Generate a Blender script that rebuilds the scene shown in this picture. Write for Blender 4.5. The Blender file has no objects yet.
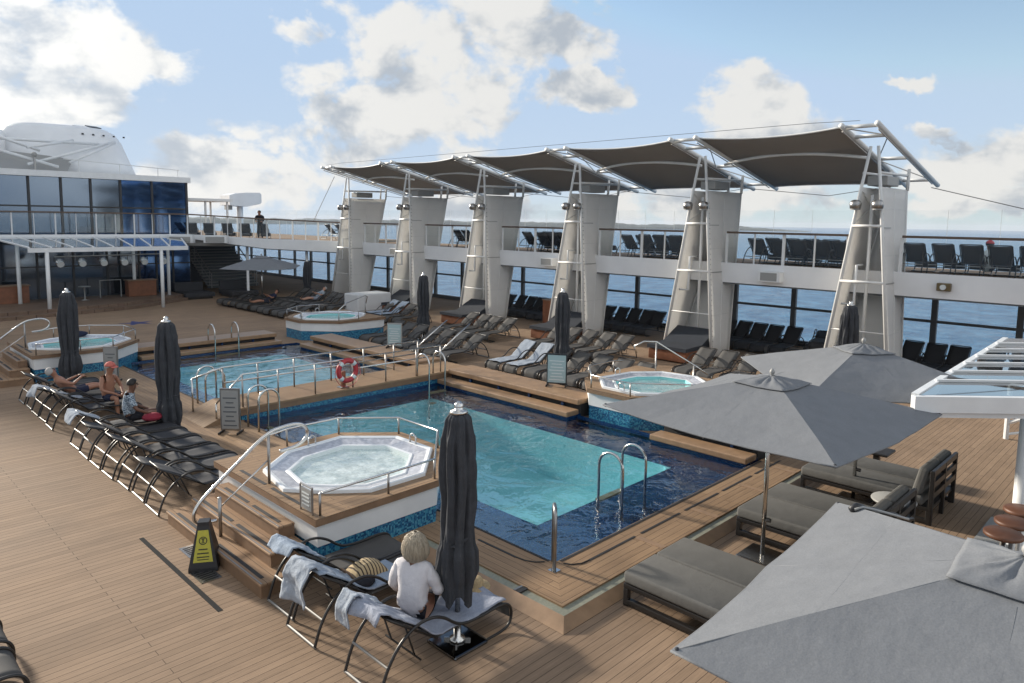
import bpy, bmesh, math, random
from mathutils import Vector, Matrix, noise
random.seed(7)
PI = math.pi
scn = bpy.context.scene
col = scn.collection
ORIG = {}
ORD = ['first','second','third','fourth','fifth','sixth','seventh','eighth','ninth','tenth','eleventh','twelfth']

# ------------------------------------------------------------------ mesh helpers
class M:
    def __init__(s): s.v = []; s.f = []
    def add(s, vs, fs):
        n = len(s.v); s.v += [tuple(v) for v in vs]; s.f += [tuple(i+n for i in f) for f in fs]; return s
    def box(s, x0, y0, z0, x1, y1, z1):
        vs = [(x,y,z) for z in (z0,z1) for (x,y) in ((x0,y0),(x1,y0),(x1,y1),(x0,y1))]
        return s.add(vs, [(3,2,1,0),(4,5,6,7),(0,1,5,4),(1,2,6,5),(2,3,7,6),(3,0,4,7)])
    def obox(s, c, size, rz=0, rx=0, ry=0):
        R = Matrix.Rotation(rz,3,'Z') @ Matrix.Rotation(ry,3,'Y') @ Matrix.Rotation(rx,3,'X')
        h = [a/2 for a in size]
        vs = [Vector(c) + R @ Vector((x*h[0],y*h[1],z*h[2])) for z in (-1,1) for (x,y) in ((-1,-1),(1,-1),(1,1),(-1,1))]
        return s.add(vs, [(3,2,1,0),(4,5,6,7),(0,1,5,4),(1,2,6,5),(2,3,7,6),(3,0,4,7)])
    def rbox(s, x0, y0, z0, x1, y1, z1, r=.02):      # box with rounded upright edges and a chamfered top and bottom
        def ring(i, z):
            o = []
            for (cx,cy,a0) in ((x1-r,y1-r,0),(x0+r,y1-r,90),(x0+r,y0+r,180),(x1-r,y0+r,270)):
                for k in range(4):
                    a = math.radians(a0+k*30); o.append((cx+(r-i)*math.cos(a), cy+(r-i)*math.sin(a), z))
            return o
        rings = [ring(r*.9,z0), ring(r*.25,z0+r*.3), ring(0,z0+r), ring(0,z1-r), ring(r*.25,z1-r*.3), ring(r*.9,z1)]
        return s.loft(rings, True)
    def loft(s, rings, caps=False):
        n = len(rings[0]); base = len(s.v)
        for r in rings: s.v += [tuple(p) for p in r]
        for i in range(len(rings)-1):
            for j in range(n):
                a = base+i*n+j; b = base+i*n+(j+1)%n
                s.f.append((a,b,b+n,a+n))
        if caps:
            s.f.append(tuple(base+j for j in reversed(range(n))))
            s.f.append(tuple(base+(len(rings)-1)*n+j for j in range(n)))
        return s
    def prism(s, poly, z0, z1):
        n = len(poly)
        return s.loft([[(x,y,z0) for x,y in poly], [(x,y,z1) for x,y in poly]], True)
    def ringpoly(s, outer, inner, z0, z1):            # flat ring with thickness (outer / inner same count)
        return s.loft([[(x,y,z0) for x,y in outer],[(x,y,z1) for x,y in outer],[(x,y,z1) for x,y in inner],[(x,y,z0) for x,y in inner],[(x,y,z0) for x,y in outer]])
    def tube(s, pts, r, n=8, closed=False, caps=True):
        P = [Vector(p) for p in pts]; m = len(P)
        rr = r if isinstance(r,(list,tuple)) else [r]*m
        T = []
        for i in range(m):
            a = P[(i-1)%m] if (i>0 or closed) else P[i]; b = P[(i+1)%m] if (i<m-1 or closed) else P[i]
            t = (b-a); T.append(t.normalized() if t.length>1e-9 else Vector((0,0,1)))
        up = Vector((0,0,1)) if abs(T[0].z)<.9 else Vector((1,0,0))
        N = (up - T[0]*up.dot(T[0])).normalized()
        rings = []
        for i in range(m):
            N = N - T[i]*N.dot(T[i])
            N = N.normalized() if N.length>1e-6 else T[i].orthogonal().normalized()
            B = T[i].cross(N)
            rings.append([P[i]+(N*math.cos(2*PI*k/n)+B*math.sin(2*PI*k/n))*rr[i] for k in range(n)])
        if closed: rings.append(rings[0])
        return s.loft(rings, caps and not closed)
    def lathe(s, prof, cx=0, cy=0, n=16, caps=True):
        return s.loft([[(cx+r*math.cos(2*PI*k/n), cy+r*math.sin(2*PI*k/n), z) for k in range(n)] for r,z in prof], caps)
    def grid(s, fn, nu, nv):
        b = len(s.v)
        for i in range(nu+1):
            for j in range(nv+1): s.v.append(tuple(fn(i/nu, j/nv)))
        for i in range(nu):
            for j in range(nv):
                a = b+i*(nv+1)+j; s.f.append((a,a+nv+1,a+nv+2,a+1))
        return s
    def ball(s, c, r, n=10, sx=1, sy=1, sz=1):
        m = n//2+1
        return s.loft([[(c[0]+r*sx*math.sin(PI*i/m)*math.cos(2*PI*k/n) if 0<i<m else c[0]+1e-4*math.cos(2*PI*k/n),
                         c[1]+r*sy*math.sin(PI*i/m)*math.sin(2*PI*k/n) if 0<i<m else c[1]+1e-4*math.sin(2*PI*k/n),
                         c[2]-r*sz*math.cos(PI*i/m)) for k in range(n)] for i in range(m+1)], True)
    def build(s, name, mat, parent=None, smooth=False, origin=None, solid=0):
        o0 = Vector(origin) if origin is not None else (ORIG.get(parent.name, Vector((0,0,0))) if parent else Vector((0,0,0)))
        me = bpy.data.meshes.new(name)
        me.from_pydata([(v[0]-o0.x, v[1]-o0.y, v[2]-o0.z) for v in s.v], [], s.f)
        me.materials.append(mat)
        if smooth:
            me.polygons.foreach_set('use_smooth', [True]*len(me.polygons))
        me.update()
        o = bpy.data.objects.new(name, me); col.objects.link(o)
        if parent: o.parent = parent
        if origin is not None: o.location = o0
        ORIG[o.name] = o0
        if solid:
            md = o.modifiers.new('solid','SOLIDIFY'); md.thickness = solid; md.offset = 0
        return o

def tag(o, label=None, cat=None, group=None, kind=None):
    if label: o['label'] = label
    if cat: o['category'] = cat
    if group: o['group'] = group
    if kind: o['kind'] = kind
    return o
def thing(name, label, cat, loc=(0,0,0), rz=0, group=None, local=False):
    o = bpy.data.objects.new(name, None); col.objects.link(o); o.empty_display_size = .2
    o.location = loc; o.rotation_euler = (0,0,rz)
    ORIG[o.name] = Vector((0,0,0)) if local else Vector(loc)
    return tag(o, label, cat, group)
def struct(o): o['kind'] = 'structure'; return o
def copy_tree(o, parent=None):
    c = o.copy(); col.objects.link(c); c.parent = parent
    for ch in list(o.children): copy_tree(ch, c)
    return c
def place(proto, used, loc, rz, label, group, name=None):
    o = proto if not used else copy_tree(proto)
    o.location = loc; o.rotation_euler = (0,0,rz); tag(o, label, None, group)
    return o
def arc(c, r, a0, a1, n, plane='xz'):
    o = []
    for i in range(n+1):
        a = math.radians(a0+(a1-a0)*i/n); u, w = r*math.cos(a), r*math.sin(a)
        o.append((c[0]+u, c[1], c[2]+w) if plane=='xz' else ((c[0], c[1]+u, c[2]+w) if plane=='yz' else (c[0]+u, c[1]+w, c[2])))
    return o
def smooth_pts(pts, it=2):                             # Chaikin corner cutting
    P = [Vector(p) for p in pts]
    for _ in range(it):
        Q = [P[0]]
        for a, b in zip(P, P[1:]): Q += [a*.75+b*.25, a*.25+b*.75]
        P = Q+[P[-1]]
    return P

# ------------------------------------------------------------------ materials
MAT = {}
def nm(name):
    m = bpy.data.materials.new(name); m.use_nodes = True
    nt = m.node_tree; MAT[name] = m
    return m, nt, nt.nodes['Principled BSDF']
def N(nt, t, **kw):
    n = nt.nodes.new(t)
    for k, v in kw.items():
        if k.startswith('i_'): n.inputs[k[2:].replace('_',' ')].default_value = v
        else: setattr(n, k, v)
    return n
def pr(name, c, rough=.5, metal=0, spec=.5, var=.0, vs=8, bump=0, bs=60, coat=0, tex='Object'):
    m, nt, b = nm(name)
    b.inputs['Base Color'].default_value = (*c,1); b.inputs['Roughness'].default_value = rough
    b.inputs['Metallic'].default_value = metal; b.inputs['Specular IOR Level'].default_value = spec
    if coat: b.inputs['Coat Weight'].default_value = coat
    if var or bump: tc = N(nt,'ShaderNodeTexCoord')
    if var:
        nz = N(nt,'ShaderNodeTexNoise', i_Scale=vs, i_Detail=6); nt.links.new(tc.outputs[tex], nz.inputs['Vector'])
        r = N(nt,'ShaderNodeMapRange'); r.inputs[1].default_value=.3; r.inputs[2].default_value=.7
        r.inputs[3].default_value=1-var; r.inputs[4].default_value=1+var; nt.links.new(nz.outputs[0], r.inputs[0])
        mx = N(nt,'ShaderNodeMix', data_type='RGBA', blend_type='MULTIPLY'); mx.inputs[0].default_value=1
        mx.inputs[6].default_value=(*c,1); nt.links.new(r.outputs[0], mx.inputs[7]); nt.links.new(mx.outputs[2], b.inputs['Base Color'])
        rr = N(nt,'ShaderNodeMapRange'); rr.inputs[3].default_value=max(0,rough-.08); rr.inputs[4].default_value=min(1,rough+.08)
        nt.links.new(nz.outputs[0], rr.inputs[0]); nt.links.new(rr.outputs[0], b.inputs['Roughness'])
    if bump:
        n2 = N(nt,'ShaderNodeTexNoise', i_Scale=bs, i_Detail=4); nt.links.new(tc.outputs[tex], n2.inputs['Vector'])
        bp = N(nt,'ShaderNodeBump', i_Strength=bump, i_Distance=.02); nt.links.new(n2.outputs[0], bp.inputs['Height']); nt.links.new(bp.outputs[0], b.inputs['Normal'])
    return m
def planks(name, c1, c2, rot=0, width=.105, length=2.3, rough=.58, mort=(.075,.05,.037)):
    m, nt, b = nm(name)
    tc = N(nt,'ShaderNodeTexCoord'); mp = N(nt,'ShaderNodeMapping'); mp.inputs['Rotation'].default_value=(0,0,rot)
    nt.links.new(tc.outputs['Object'], mp.inputs['Vector'])
    br = N(nt,'ShaderNodeTexBrick'); br.inputs['Scale'].default_value=1; br.offset=.43; br.offset_frequency=2
    br.inputs['Brick Width'].default_value=length; br.inputs['Row Height'].default_value=width
    br.inputs['Mortar Size'].default_value=.0032; br.inputs['Mortar Smooth'].default_value=.1; br.inputs['Bias'].default_value=0
    br.inputs['Color1'].default_value=(*c1,1); br.inputs['Color2'].default_value=(*c2,1); br.inputs['Mortar'].default_value=(*mort,1)
    nt.links.new(mp.outputs[0], br.inputs['Vector'])
    st = N(nt,'ShaderNodeMapping'); st.inputs['Scale'].default_value=(1.5,30,8) ; nt.links.new(mp.outputs[0], st.inputs['Vector'])
    g = N(nt,'ShaderNodeTexNoise', i_Scale=1.6, i_Detail=5); nt.links.new(st.outputs[0], g.inputs['Vector'])
    lg = N(nt,'ShaderNodeTexNoise', i_Scale=.55, i_Detail=6, i_Roughness=.65); nt.links.new(tc.outputs['Object'], lg.inputs['Vector'])
    r1 = N(nt,'ShaderNodeMapRange'); r1.inputs[1].default_value=.25; r1.inputs[2].default_value=.75; r1.inputs[3].default_value=.84; r1.inputs[4].default_value=1.14; nt.links.new(g.outputs[0], r1.inputs[0])
    r2 = N(nt,'ShaderNodeMapRange'); r2.inputs[1].default_value=.3; r2.inputs[2].default_value=.7; r2.inputs[3].default_value=.82; r2.inputs[4].default_value=1.14; nt.links.new(lg.outputs[0], r2.inputs[0])
    mu = N(nt,'ShaderNodeMath', operation='MULTIPLY'); nt.links.new(r1.outputs[0], mu.inputs[0]); nt.links.new(r2.outputs[0], mu.inputs[1])
    mx = N(nt,'ShaderNodeMix', data_type='RGBA', blend_type='MULTIPLY'); mx.inputs[0].default_value=1
    nt.links.new(br.outputs['Color'], mx.inputs[6]); nt.links.new(mu.outputs[0], mx.inputs[7]); nt.links.new(mx.outputs[2], b.inputs['Base Color'])
    r3 = N(nt,'ShaderNodeMapRange'); r3.inputs[1].default_value=.35; r3.inputs[2].default_value=.65; r3.inputs[3].default_value=rough-.04; r3.inputs[4].default_value=rough+.06
    nt.links.new(lg.outputs[0], r3.inputs[0]); nt.links.new(r3.outputs[0], b.inputs['Roughness'])
    bp = N(nt,'ShaderNodeBump', i_Strength=.5, i_Distance=.004); bp.invert = True
    nt.links.new(br.outputs['Fac'], bp.inputs['Height']); nt.links.new(bp.outputs[0], b.inputs['Normal'])
    b.inputs['Specular IOR Level'].default_value=.13
    return m
def schlick(nt, f0, nrm=None):
    lw = N(nt,'ShaderNodeLayerWeight', i_Blend=.5)
    if nrm is not None: nt.links.new(nrm, lw.inputs['Normal'])
    p = N(nt,'ShaderNodeMath', operation='POWER'); p.inputs[1].default_value=5; nt.links.new(lw.outputs['Facing'], p.inputs[0])
    r = N(nt,'ShaderNodeMapRange'); r.inputs[3].default_value=f0; r.inputs[4].default_value=1; nt.links.new(p.outputs[0], r.inputs[0])
    return r
def water(name, tint, scale, strength, gloss=.015, dist=.05, det=3, f0=.03, foam=0):
    m, nt, b = nm(name); nt.nodes.remove(b); out = nt.nodes['Material Output']
    tc = N(nt,'ShaderNodeTexCoord'); nz = N(nt,'ShaderNodeTexNoise', i_Scale=scale, i_Detail=det, i_Distortion=.6); nt.links.new(tc.outputs['Object'], nz.inputs['Vector'])
    bp = N(nt,'ShaderNodeBump', i_Strength=strength, i_Distance=dist); nt.links.new(nz.outputs[0], bp.inputs['Height'])
    fr = schlick(nt, f0, bp.outputs[0])
    tr = N(nt,'ShaderNodeBsdfTransparent'); tr.inputs[0].default_value=(*tint,1)
    gl = N(nt,'ShaderNodeBsdfGlossy', i_Roughness=gloss); nt.links.new(bp.outputs[0], gl.inputs['Normal'])
    mx = N(nt,'ShaderNodeMixShader'); nt.links.new(fr.outputs[0], mx.inputs[0]); nt.links.new(tr.outputs[0], mx.inputs[1]); nt.links.new(gl.outputs[0], mx.inputs[2])
    if foam:                                              # churned, bubbly water
        df = N(nt,'ShaderNodeBsdfDiffuse'); df.inputs[0].default_value=(.84,.92,.91,1); nt.links.new(bp.outputs[0], df.inputs['Normal'])
        fn = N(nt,'ShaderNodeTexNoise', i_Scale=3.2, i_Detail=7, i_Roughness=.7); nt.links.new(tc.outputs['Object'], fn.inputs['Vector'])
        fm = N(nt,'ShaderNodeMapRange'); fm.inputs[1].default_value=.35; fm.inputs[2].default_value=.65; fm.inputs[3].default_value=foam*.5; fm.inputs[4].default_value=min(1,foam*1.5); nt.links.new(fn.outputs[0], fm.inputs[0])
        m2 = N(nt,'ShaderNodeMixShader'); nt.links.new(fm.outputs[0], m2.inputs[0]); nt.links.new(tr.outputs[0], m2.inputs[1]); nt.links.new(df.outputs[0], m2.inputs[2]); nt.links.new(m2.outputs[0], mx.inputs[1])
    nt.links.new(mx.outputs[0], out.inputs['Surface'])
    return m
def glass(name, tint, refl=1.45, extra=0):
    m, nt, b = nm(name); nt.nodes.remove(b); out = nt.nodes['Material Output']
    fr = schlick(nt, ((refl-1)/(refl+1))**2*1.6); tr = N(nt,'ShaderNodeBsdfTransparent'); tr.inputs[0].default_value=(*tint,1)
    gl = N(nt,'ShaderNodeBsdfGlossy', i_Roughness=.02)
    ad = N(nt,'ShaderNodeMath', operation='ADD'); ad.inputs[1].default_value=extra; ad.use_clamp=True; nt.links.new(fr.outputs[0], ad.inputs[0])
    mx = N(nt,'ShaderNodeMixShader'); nt.links.new(ad.outputs[0], mx.inputs[0]); nt.links.new(tr.outputs[0], mx.inputs[1]); nt.links.new(gl.outputs[0], mx.inputs[2])
    nt.links.new(mx.outputs[0], out.inputs['Surface'])
    return m
def mosaic(name, cols, size=.05, grout=(.1,.16,.2), rough=.2):
    m, nt, b = nm(name)
    tc = N(nt,'ShaderNodeTexCoord'); v = N(nt,'ShaderNodeTexVoronoi', i_Scale=1/size); v.inputs['Randomness'].default_value=.25
    nt.links.new(tc.outputs['Object'], v.inputs['Vector'])
    cr = N(nt,'ShaderNodeValToRGB'); cr.color_ramp.interpolation='CONSTANT'
    e = cr.color_ramp.elements; e[0].color=(*cols[0],1); e[1].color=(*cols[1],1); e[1].position=1/len(cols)
    for i, c in enumerate(cols[2:], 2): x = e.new(i/len(cols)); x.color=(*c,1)
    sp = N(nt,'ShaderNodeSeparateColor'); nt.links.new(v.outputs['Color'], sp.inputs[0]); nt.links.new(sp.outputs[0], cr.inputs[0])
    nt.links.new(cr.outputs[0], b.inputs['Base Color']); b.inputs['Roughness'].default_value=rough
    return m
def fabric(name, c, rough=.85, var=.08, trans=0, weave=400, fold=.25, fs=5):
    m, nt, b = nm(name)
    tc = N(nt,'ShaderNodeTexCoord')
    nz = N(nt,'ShaderNodeTexNoise', i_Scale=weave, i_Detail=2); nt.links.new(tc.outputs['Object'], nz.inputs['Vector'])
    n2 = N(nt,'ShaderNodeTexNoise', i_Scale=fs, i_Detail=5, i_Roughness=.6); nt.links.new(tc.outputs['Object'], n2.inputs['Vector'])
    a = N(nt,'ShaderNodeMapRange'); a.inputs[1].default_value=.3; a.inputs[2].default_value=.7; a.inputs[3].default_value=1-var*1.6; a.inputs[4].default_value=1+var*1.6; nt.links.new(nz.outputs[0], a.inputs[0])
    a2 = N(nt,'ShaderNodeMapRange'); a2.inputs[1].default_value=.3; a2.inputs[2].default_value=.7; a2.inputs[3].default_value=1-var; a2.inputs[4].default_value=1+var; nt.links.new(n2.outputs[0], a2.inputs[0])
    mu = N(nt,'ShaderNodeMath', operation='MULTIPLY'); nt.links.new(a.outputs[0], mu.inputs[0]); nt.links.new(a2.outputs[0], mu.inputs[1])
    mx = N(nt,'ShaderNodeMix', data_type='RGBA', blend_type='MULTIPLY'); mx.inputs[0].default_value=1; mx.inputs[6].default_value=(*c,1)
    nt.links.new(mu.outputs[0], mx.inputs[7]); nt.links.new(mx.outputs[2], b.inputs['Base Color'])
    b.inputs['Roughness'].default_value=rough; b.inputs['Specular IOR Level'].default_value=.2
    bp = N(nt,'ShaderNodeBump', i_Strength=fold, i_Distance=.03); nt.links.new(n2.outputs[0], bp.inputs['Height']); nt.links.new(bp.outputs[0], b.inputs['Normal'])
    if trans:
        tl = N(nt,'ShaderNodeBsdfTranslucent'); nt.links.new(mx.outputs[2], tl.inputs[0])
        ms = N(nt,'ShaderNodeMixShader'); ms.inputs[0].default_value=trans
        nt.links.new(b.outputs[0], ms.inputs[1]); nt.links.new(tl.outputs[0], ms.inputs[2]); nt.links.new(ms.outputs[0], nt.nodes['Material Output'].inputs['Surface'])
    return m

DECK = planks('deck_planks', (.325,.228,.154), (.268,.187,.126), length=4.3, rough=.78)
SURX = planks('pool_planks_across', (.33,.22,.133), (.28,.185,.113), 0, .11)
SURY = planks('pool_planks_along', (.33,.22,.133), (.28,.185,.113), PI/2, .11)
STEPW = planks('step_planks', (.36,.235,.145), (.31,.2,.125), PI/2, .13, 3)
TRIM = pr('wood_trim', (.30,.19,.11), .45, var=.15, vs=6)
TRIMD = pr('wood_trim_brown', (.22,.135,.08), .5, var=.15, vs=6)
REDW = pr('red_wood', (.20,.075,.035), .45, var=.2, vs=5)
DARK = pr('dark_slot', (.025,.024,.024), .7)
GUT = pr('gutter_grating', (.25,.25,.19), .6, var=.15, vs=30)
WHITE = pr('white_paint', (.74,.75,.75), .4, var=.05, vs=3)
WHITEW = pr('white_steel', (.70,.70,.685), .45, var=.05, vs=3)
FASC = pr('fascia_paint', (.78,.79,.80), .5, var=.05, vs=1.2)
PANEL = fabric('pylon_mesh_cloth', (.81,.80,.78), .8, .02, .36, 220, .03, 3)
SAIL = fabric('sail_cloth', (.34,.315,.29), .9, .05, .3, 80, .15, .8)
SOFF = pr('soffit_paint', (.30,.29,.27), .6)
STEEL = pr('stainless_steel', (.62,.61,.59), .22, 1)
STEELD = pr('worn_steel', (.36,.35,.34), .35, 1)
BLACK = pr('black_metal', (.018,.016,.015), .38, .0, .5)
BARM = pr('pale_metal_bar', (.30,.295,.285), .5, .8)
SLING = fabric('grey_sling', (.082,.079,.076), .75, .06, 0, 300, .05, 4)
SLINGD = fabric('charcoal_sling', (.046,.047,.052), .7, .06, 0, 300, .05, 4)
CUSH = fabric('grey_cushion', (.12,.118,.112), .85, .06, 0, 300, .35, 4)
CUSHB = fabric('dark_blue_cushion', (.035,.04,.05), .8, .06)
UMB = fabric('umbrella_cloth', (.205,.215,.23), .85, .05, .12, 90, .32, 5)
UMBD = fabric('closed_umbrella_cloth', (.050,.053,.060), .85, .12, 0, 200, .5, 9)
TOWEL = fabric('pale_blue_towel', (.28,.335,.41), .95, .10, 0, 150, .8, 12)
TOWELW = fabric('pale_grey_towel', (.33,.37,.425), .95, .08, 0, 150, .8, 12)
TOWELP = fabric('lilac_towel', (.30,.325,.39), .95, .08, 0, 150, .8, 12)
POOLIN = mosaic('pool_turquoise_tile', [(.35,.63,.68),(.37,.66,.71),(.33,.60,.65),(.39,.68,.72)], .04)
POOLDK = mosaic('pool_navy_tile', [(.003,.028,.10),(.004,.038,.125),(.002,.022,.08),(.005,.045,.145)], .028)
BAND = mosaic('tub_blue_mosaic', [(.02,.12,.25),(.05,.25,.38),(.015,.07,.17),(.08,.30,.42),(.03,.16,.30)], .026)
GTILE = mosaic('tub_grey_tile', [(.45,.46,.50),(.52,.53,.57),(.40,.41,.45)], .05)
SHELL = pr('tub_shell_white', (.78,.80,.81), .25, var=.03, vs=4)
TUBIN = pr('tub_pale_blue', (.80,.87,.86), .4)
TUBINB = pr('tub_aqua', (.30,.68,.68), .4)
WPOOL = water('pool_water', (.74,.94,.96), 2.0, .55, .012, .06, 3, .13)
WTUB = water('tub_water', (.80,.96,.97), 9, .35, .02, .03, 3, .04, .30)
WFOAM = water('foaming_tub_water', (.85,.96,.97), 11, .5, .03, .03, 4, .04, .55)
GLASS = glass('clear_glass', (.93,.965,.965), 1.45)
GLASSW = glass('window_glass', (.95,.97,.98), 1.4)
GLASSR = glass('roof_glass', (.66,.78,.84), 1.5, .42)
FACADE = pr('facade_blue_glass', (.055,.12,.27), .06, .9, .8, bump=.02, bs=.6)
FACADEG = pr('facade_dark_glass', (.13,.17,.225), .08, .9, .8, bump=.02, bs=.6)
FRAMEG = pr('window_frame_grey', (.10,.11,.12), .5)
FRAMED = pr('dark_frame', (.02,.022,.026), .4)
RAILW = pr('varnished_handrail', (.10,.065,.045), .35, var=.2, vs=3)
BLUEST = pr('deck_star_blue', (.03,.035,.14), .5)
YEL = pr('sign_yellow', (.46,.42,.05), .5, var=.08, vs=20)
INK = pr('sign_ink', (.03,.03,.02), .6)
BLKP = pr('black_plastic', (.016,.016,.018), .45)
RED = pr('ring_red', (.42,.03,.04), .45, var=.15, vs=12)
SIGNB = pr('sign_pale_blue', (.36,.48,.50), .4)
SIGNW = pr('sign_white', (.62,.66,.66), .4)
GREYP = pr('grey_plastic', (.30,.30,.29), .5)
BOXW = fabric('white_cover', (.62,.63,.64), .7, .03, 0, 100, .5, 3)
WICK1 = pr('straw', (.42,.31,.17), .8, var=.2, vs=40, bump=.6, bs=120)
SKIN = pr('skin_light', (.48,.27,.19), .55, var=.05, vs=12)
SKINT = pr('skin_tanned', (.33,.16,.10), .5, var=.06, vs=12)
SKIND = pr('skin_brown', (.16,.075,.045), .5, var=.06, vs=12)
HAIRB = pr('hair_blond', (.40,.34,.255), .55, var=.3, vs=40, bump=.5, bs=90)
nt = HAIRB.node_tree; tx = [n for n in nt.nodes if n.type=='TEX_COORD'][0]; mpn = N(nt,'ShaderNodeMapping'); mpn.inputs['Scale'].default_value=(1,1,.08); nt.links.new(tx.outputs['Object'], mpn.inputs['Vector'])
for n in nt.nodes:
    if n.type=='TEX_NOISE': nt.links.new(mpn.outputs[0], n.inputs['Vector']); n.inputs['Scale'].default_value *= 2
HAIRD = pr('hair_dark', (.015,.012,.010), .6)
HAIRG = pr('hair_grey', (.35,.34,.32), .7)
SHIRTW = fabric('white_shirt', (.66,.64,.66), .85, .05, .1, 200, .6, 9)
SHORTN = fabric('navy_shorts', (.025,.03,.06), .85, .08)
REDCL = fabric('red_cloth', (.26,.03,.05), .85, .1)
PINK = fabric('red_cap_cloth', (.55,.16,.13), .8, .06)
DARKCL = fabric('dark_clothes', (.02,.02,.025), .85, .06)

# printed shirt
SHIRTP, nt, b = nm('printed_shirt')
tc = N(nt,'ShaderNodeTexCoord'); vv = N(nt,'ShaderNodeTexNoise', i_Scale=26, i_Detail=3, i_Distortion=1.5); nt.links.new(tc.outputs['Object'], vv.inputs['Vector'])
cr = N(nt,'ShaderNodeValToRGB'); cr.color_ramp.interpolation='CONSTANT'; e = cr.color_ramp.elements
e[0].color=(.05,.08,.12,1); e[1].color=(.45,.50,.54,1); e[1].position=.48; x=e.new(.56); x.color=(.20,.28,.36,1); x=e.new(.62); x.color=(.55,.58,.60,1)
nt.links.new(vv.outputs[0], cr.inputs[0]); nt.links.new(cr.outputs[0], b.inputs['Base Color']); b.inputs['Roughness'].default_value=.85

# striped straw bag
BAGM, nt, b = nm('striped_straw')
tc = N(nt,'ShaderNodeTexCoord'); wv = N(nt,'ShaderNodeTexWave', i_Scale=7, i_Distortion=.6); wv.bands_direction='X'; nt.links.new(tc.outputs['Object'], wv.inputs['Vector'])
cr = N(nt,'ShaderNodeValToRGB'); cr.color_ramp.interpolation='CONSTANT'; e=cr.color_ramp.elements; e[0].color=(.46,.35,.20,1); e[1].color=(.05,.035,.025,1); e[1].position=.72
nt.links.new(wv.outputs[0], cr.inputs[0]); nt.links.new(cr.outputs[0], b.inputs['Base Color']); b.inputs['Roughness'].default_value=.9

# sea
SEA, nt, b = nm('sea_water')
b.inputs['Base Color'].default_value=(.04,.17,.27,1); b.inputs['Roughness'].default_value=.22; b.inputs['IOR'].default_value=1.33
tc = N(nt,'ShaderNodeTexCoord')
n1 = N(nt,'ShaderNodeTexNoise', i_Scale=.05, i_Detail=9, i_Roughness=.68); nt.links.new(tc.outputs['Object'], n1.inputs['Vector'])
n3 = N(nt,'ShaderNodeTexNoise', i_Scale=.11, i_Detail=8, i_Roughness=.62); nt.links.new(tc.outputs['Object'], n3.inputs['Vector'])
cr = N(nt,'ShaderNodeValToRGB'); e=cr.color_ramp.elements; e[0].position=.38; e[0].color=(.018,.10,.22,1); e[1].position=.68; e[1].color=(.09,.25,.41,1)
nt.links.new(n3.outputs[0], cr.inputs[0]); nt.links.new(cr.outputs[0], b.inputs['Base Color'])
bp = N(nt,'ShaderNodeBump', i_Strength=1, i_Distance=3.2); nt.links.new(n1.outputs[0], bp.inputs['Height']); nt.links.new(bp.outputs[0], b.inputs['Normal'])
LANDM = pr('wooded_shore', (.05,.065,.05), .95, var=.35, vs=.02)

# ------------------------------------------------------------------ camera
H = 4.6
yaw, pitch, roll, F = .792990231, -.110556563, .0144040568, 713.6
f = Vector((math.sin(yaw)*math.cos(pitch), math.cos(yaw)*math.cos(pitch), math.sin(pitch)))
r0 = Vector((math.cos(yaw), -math.sin(yaw), 0)); u0 = r0.cross(f)
rv = r0*math.cos(roll)+u0*math.sin(roll); uv = -r0*math.sin(roll)+u0*math.cos(roll)
cam = bpy.data.cameras.new('camera'); co = bpy.data.objects.new('camera', cam); col.objects.link(co)
mw = Matrix((rv, uv, -f)).transposed().to_4x4(); mw.translation = (0,0,H); co.matrix_world = mw
cam.sensor_width = 36; cam.lens = F/1024*36; cam.shift_y = -41.5/1024; cam.clip_end = 80000; cam.clip_start = .05
scn.camera = co

# ------------------------------------------------------------------ world, sun
SUN_AZ, SUN_EL = math.radians(-9), math.radians(17)
sdir = Vector((math.sin(SUN_AZ)*math.cos(SUN_EL), math.cos(SUN_AZ)*math.cos(SUN_EL), math.sin(SUN_EL)))
w = bpy.data.worlds.new('World'); scn.world = w; w.use_nodes = True
nt = w.node_tree; bg = nt.nodes['Background']
SKYS = .12
sky = N(nt,'ShaderNodeTexSky'); sky.sky_type='NISHITA'; sky.sun_disc=False; sky.sun_elevation=SUN_EL; sky.sun_rotation=SUN_AZ
sky.air_density=1.0; sky.dust_density=.6; sky.ozone_density=1.5; sky.altitude=30
tc = N(nt,'ShaderNodeTexCoord')
def mth(op, a, b_=None, clamp=False):
    n = nt.nodes.new('ShaderNodeMath'); n.operation=op; n.use_clamp=clamp
    for i, q in enumerate((a,b_)):
        if q is None: continue
        if isinstance(q,(int,float)): n.inputs[i].default_value=q
        else: nt.links.new(q, n.inputs[i])
    return n.outputs[0]
def dot(v, c):
    n = nt.nodes.new('ShaderNodeVectorMath'); n.operation='DOT_PRODUCT'; nt.links.new(v, n.inputs[0]); n.inputs[1].default_value=c; return n.outputs['Value']
D = tc.outputs['Generated']
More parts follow.
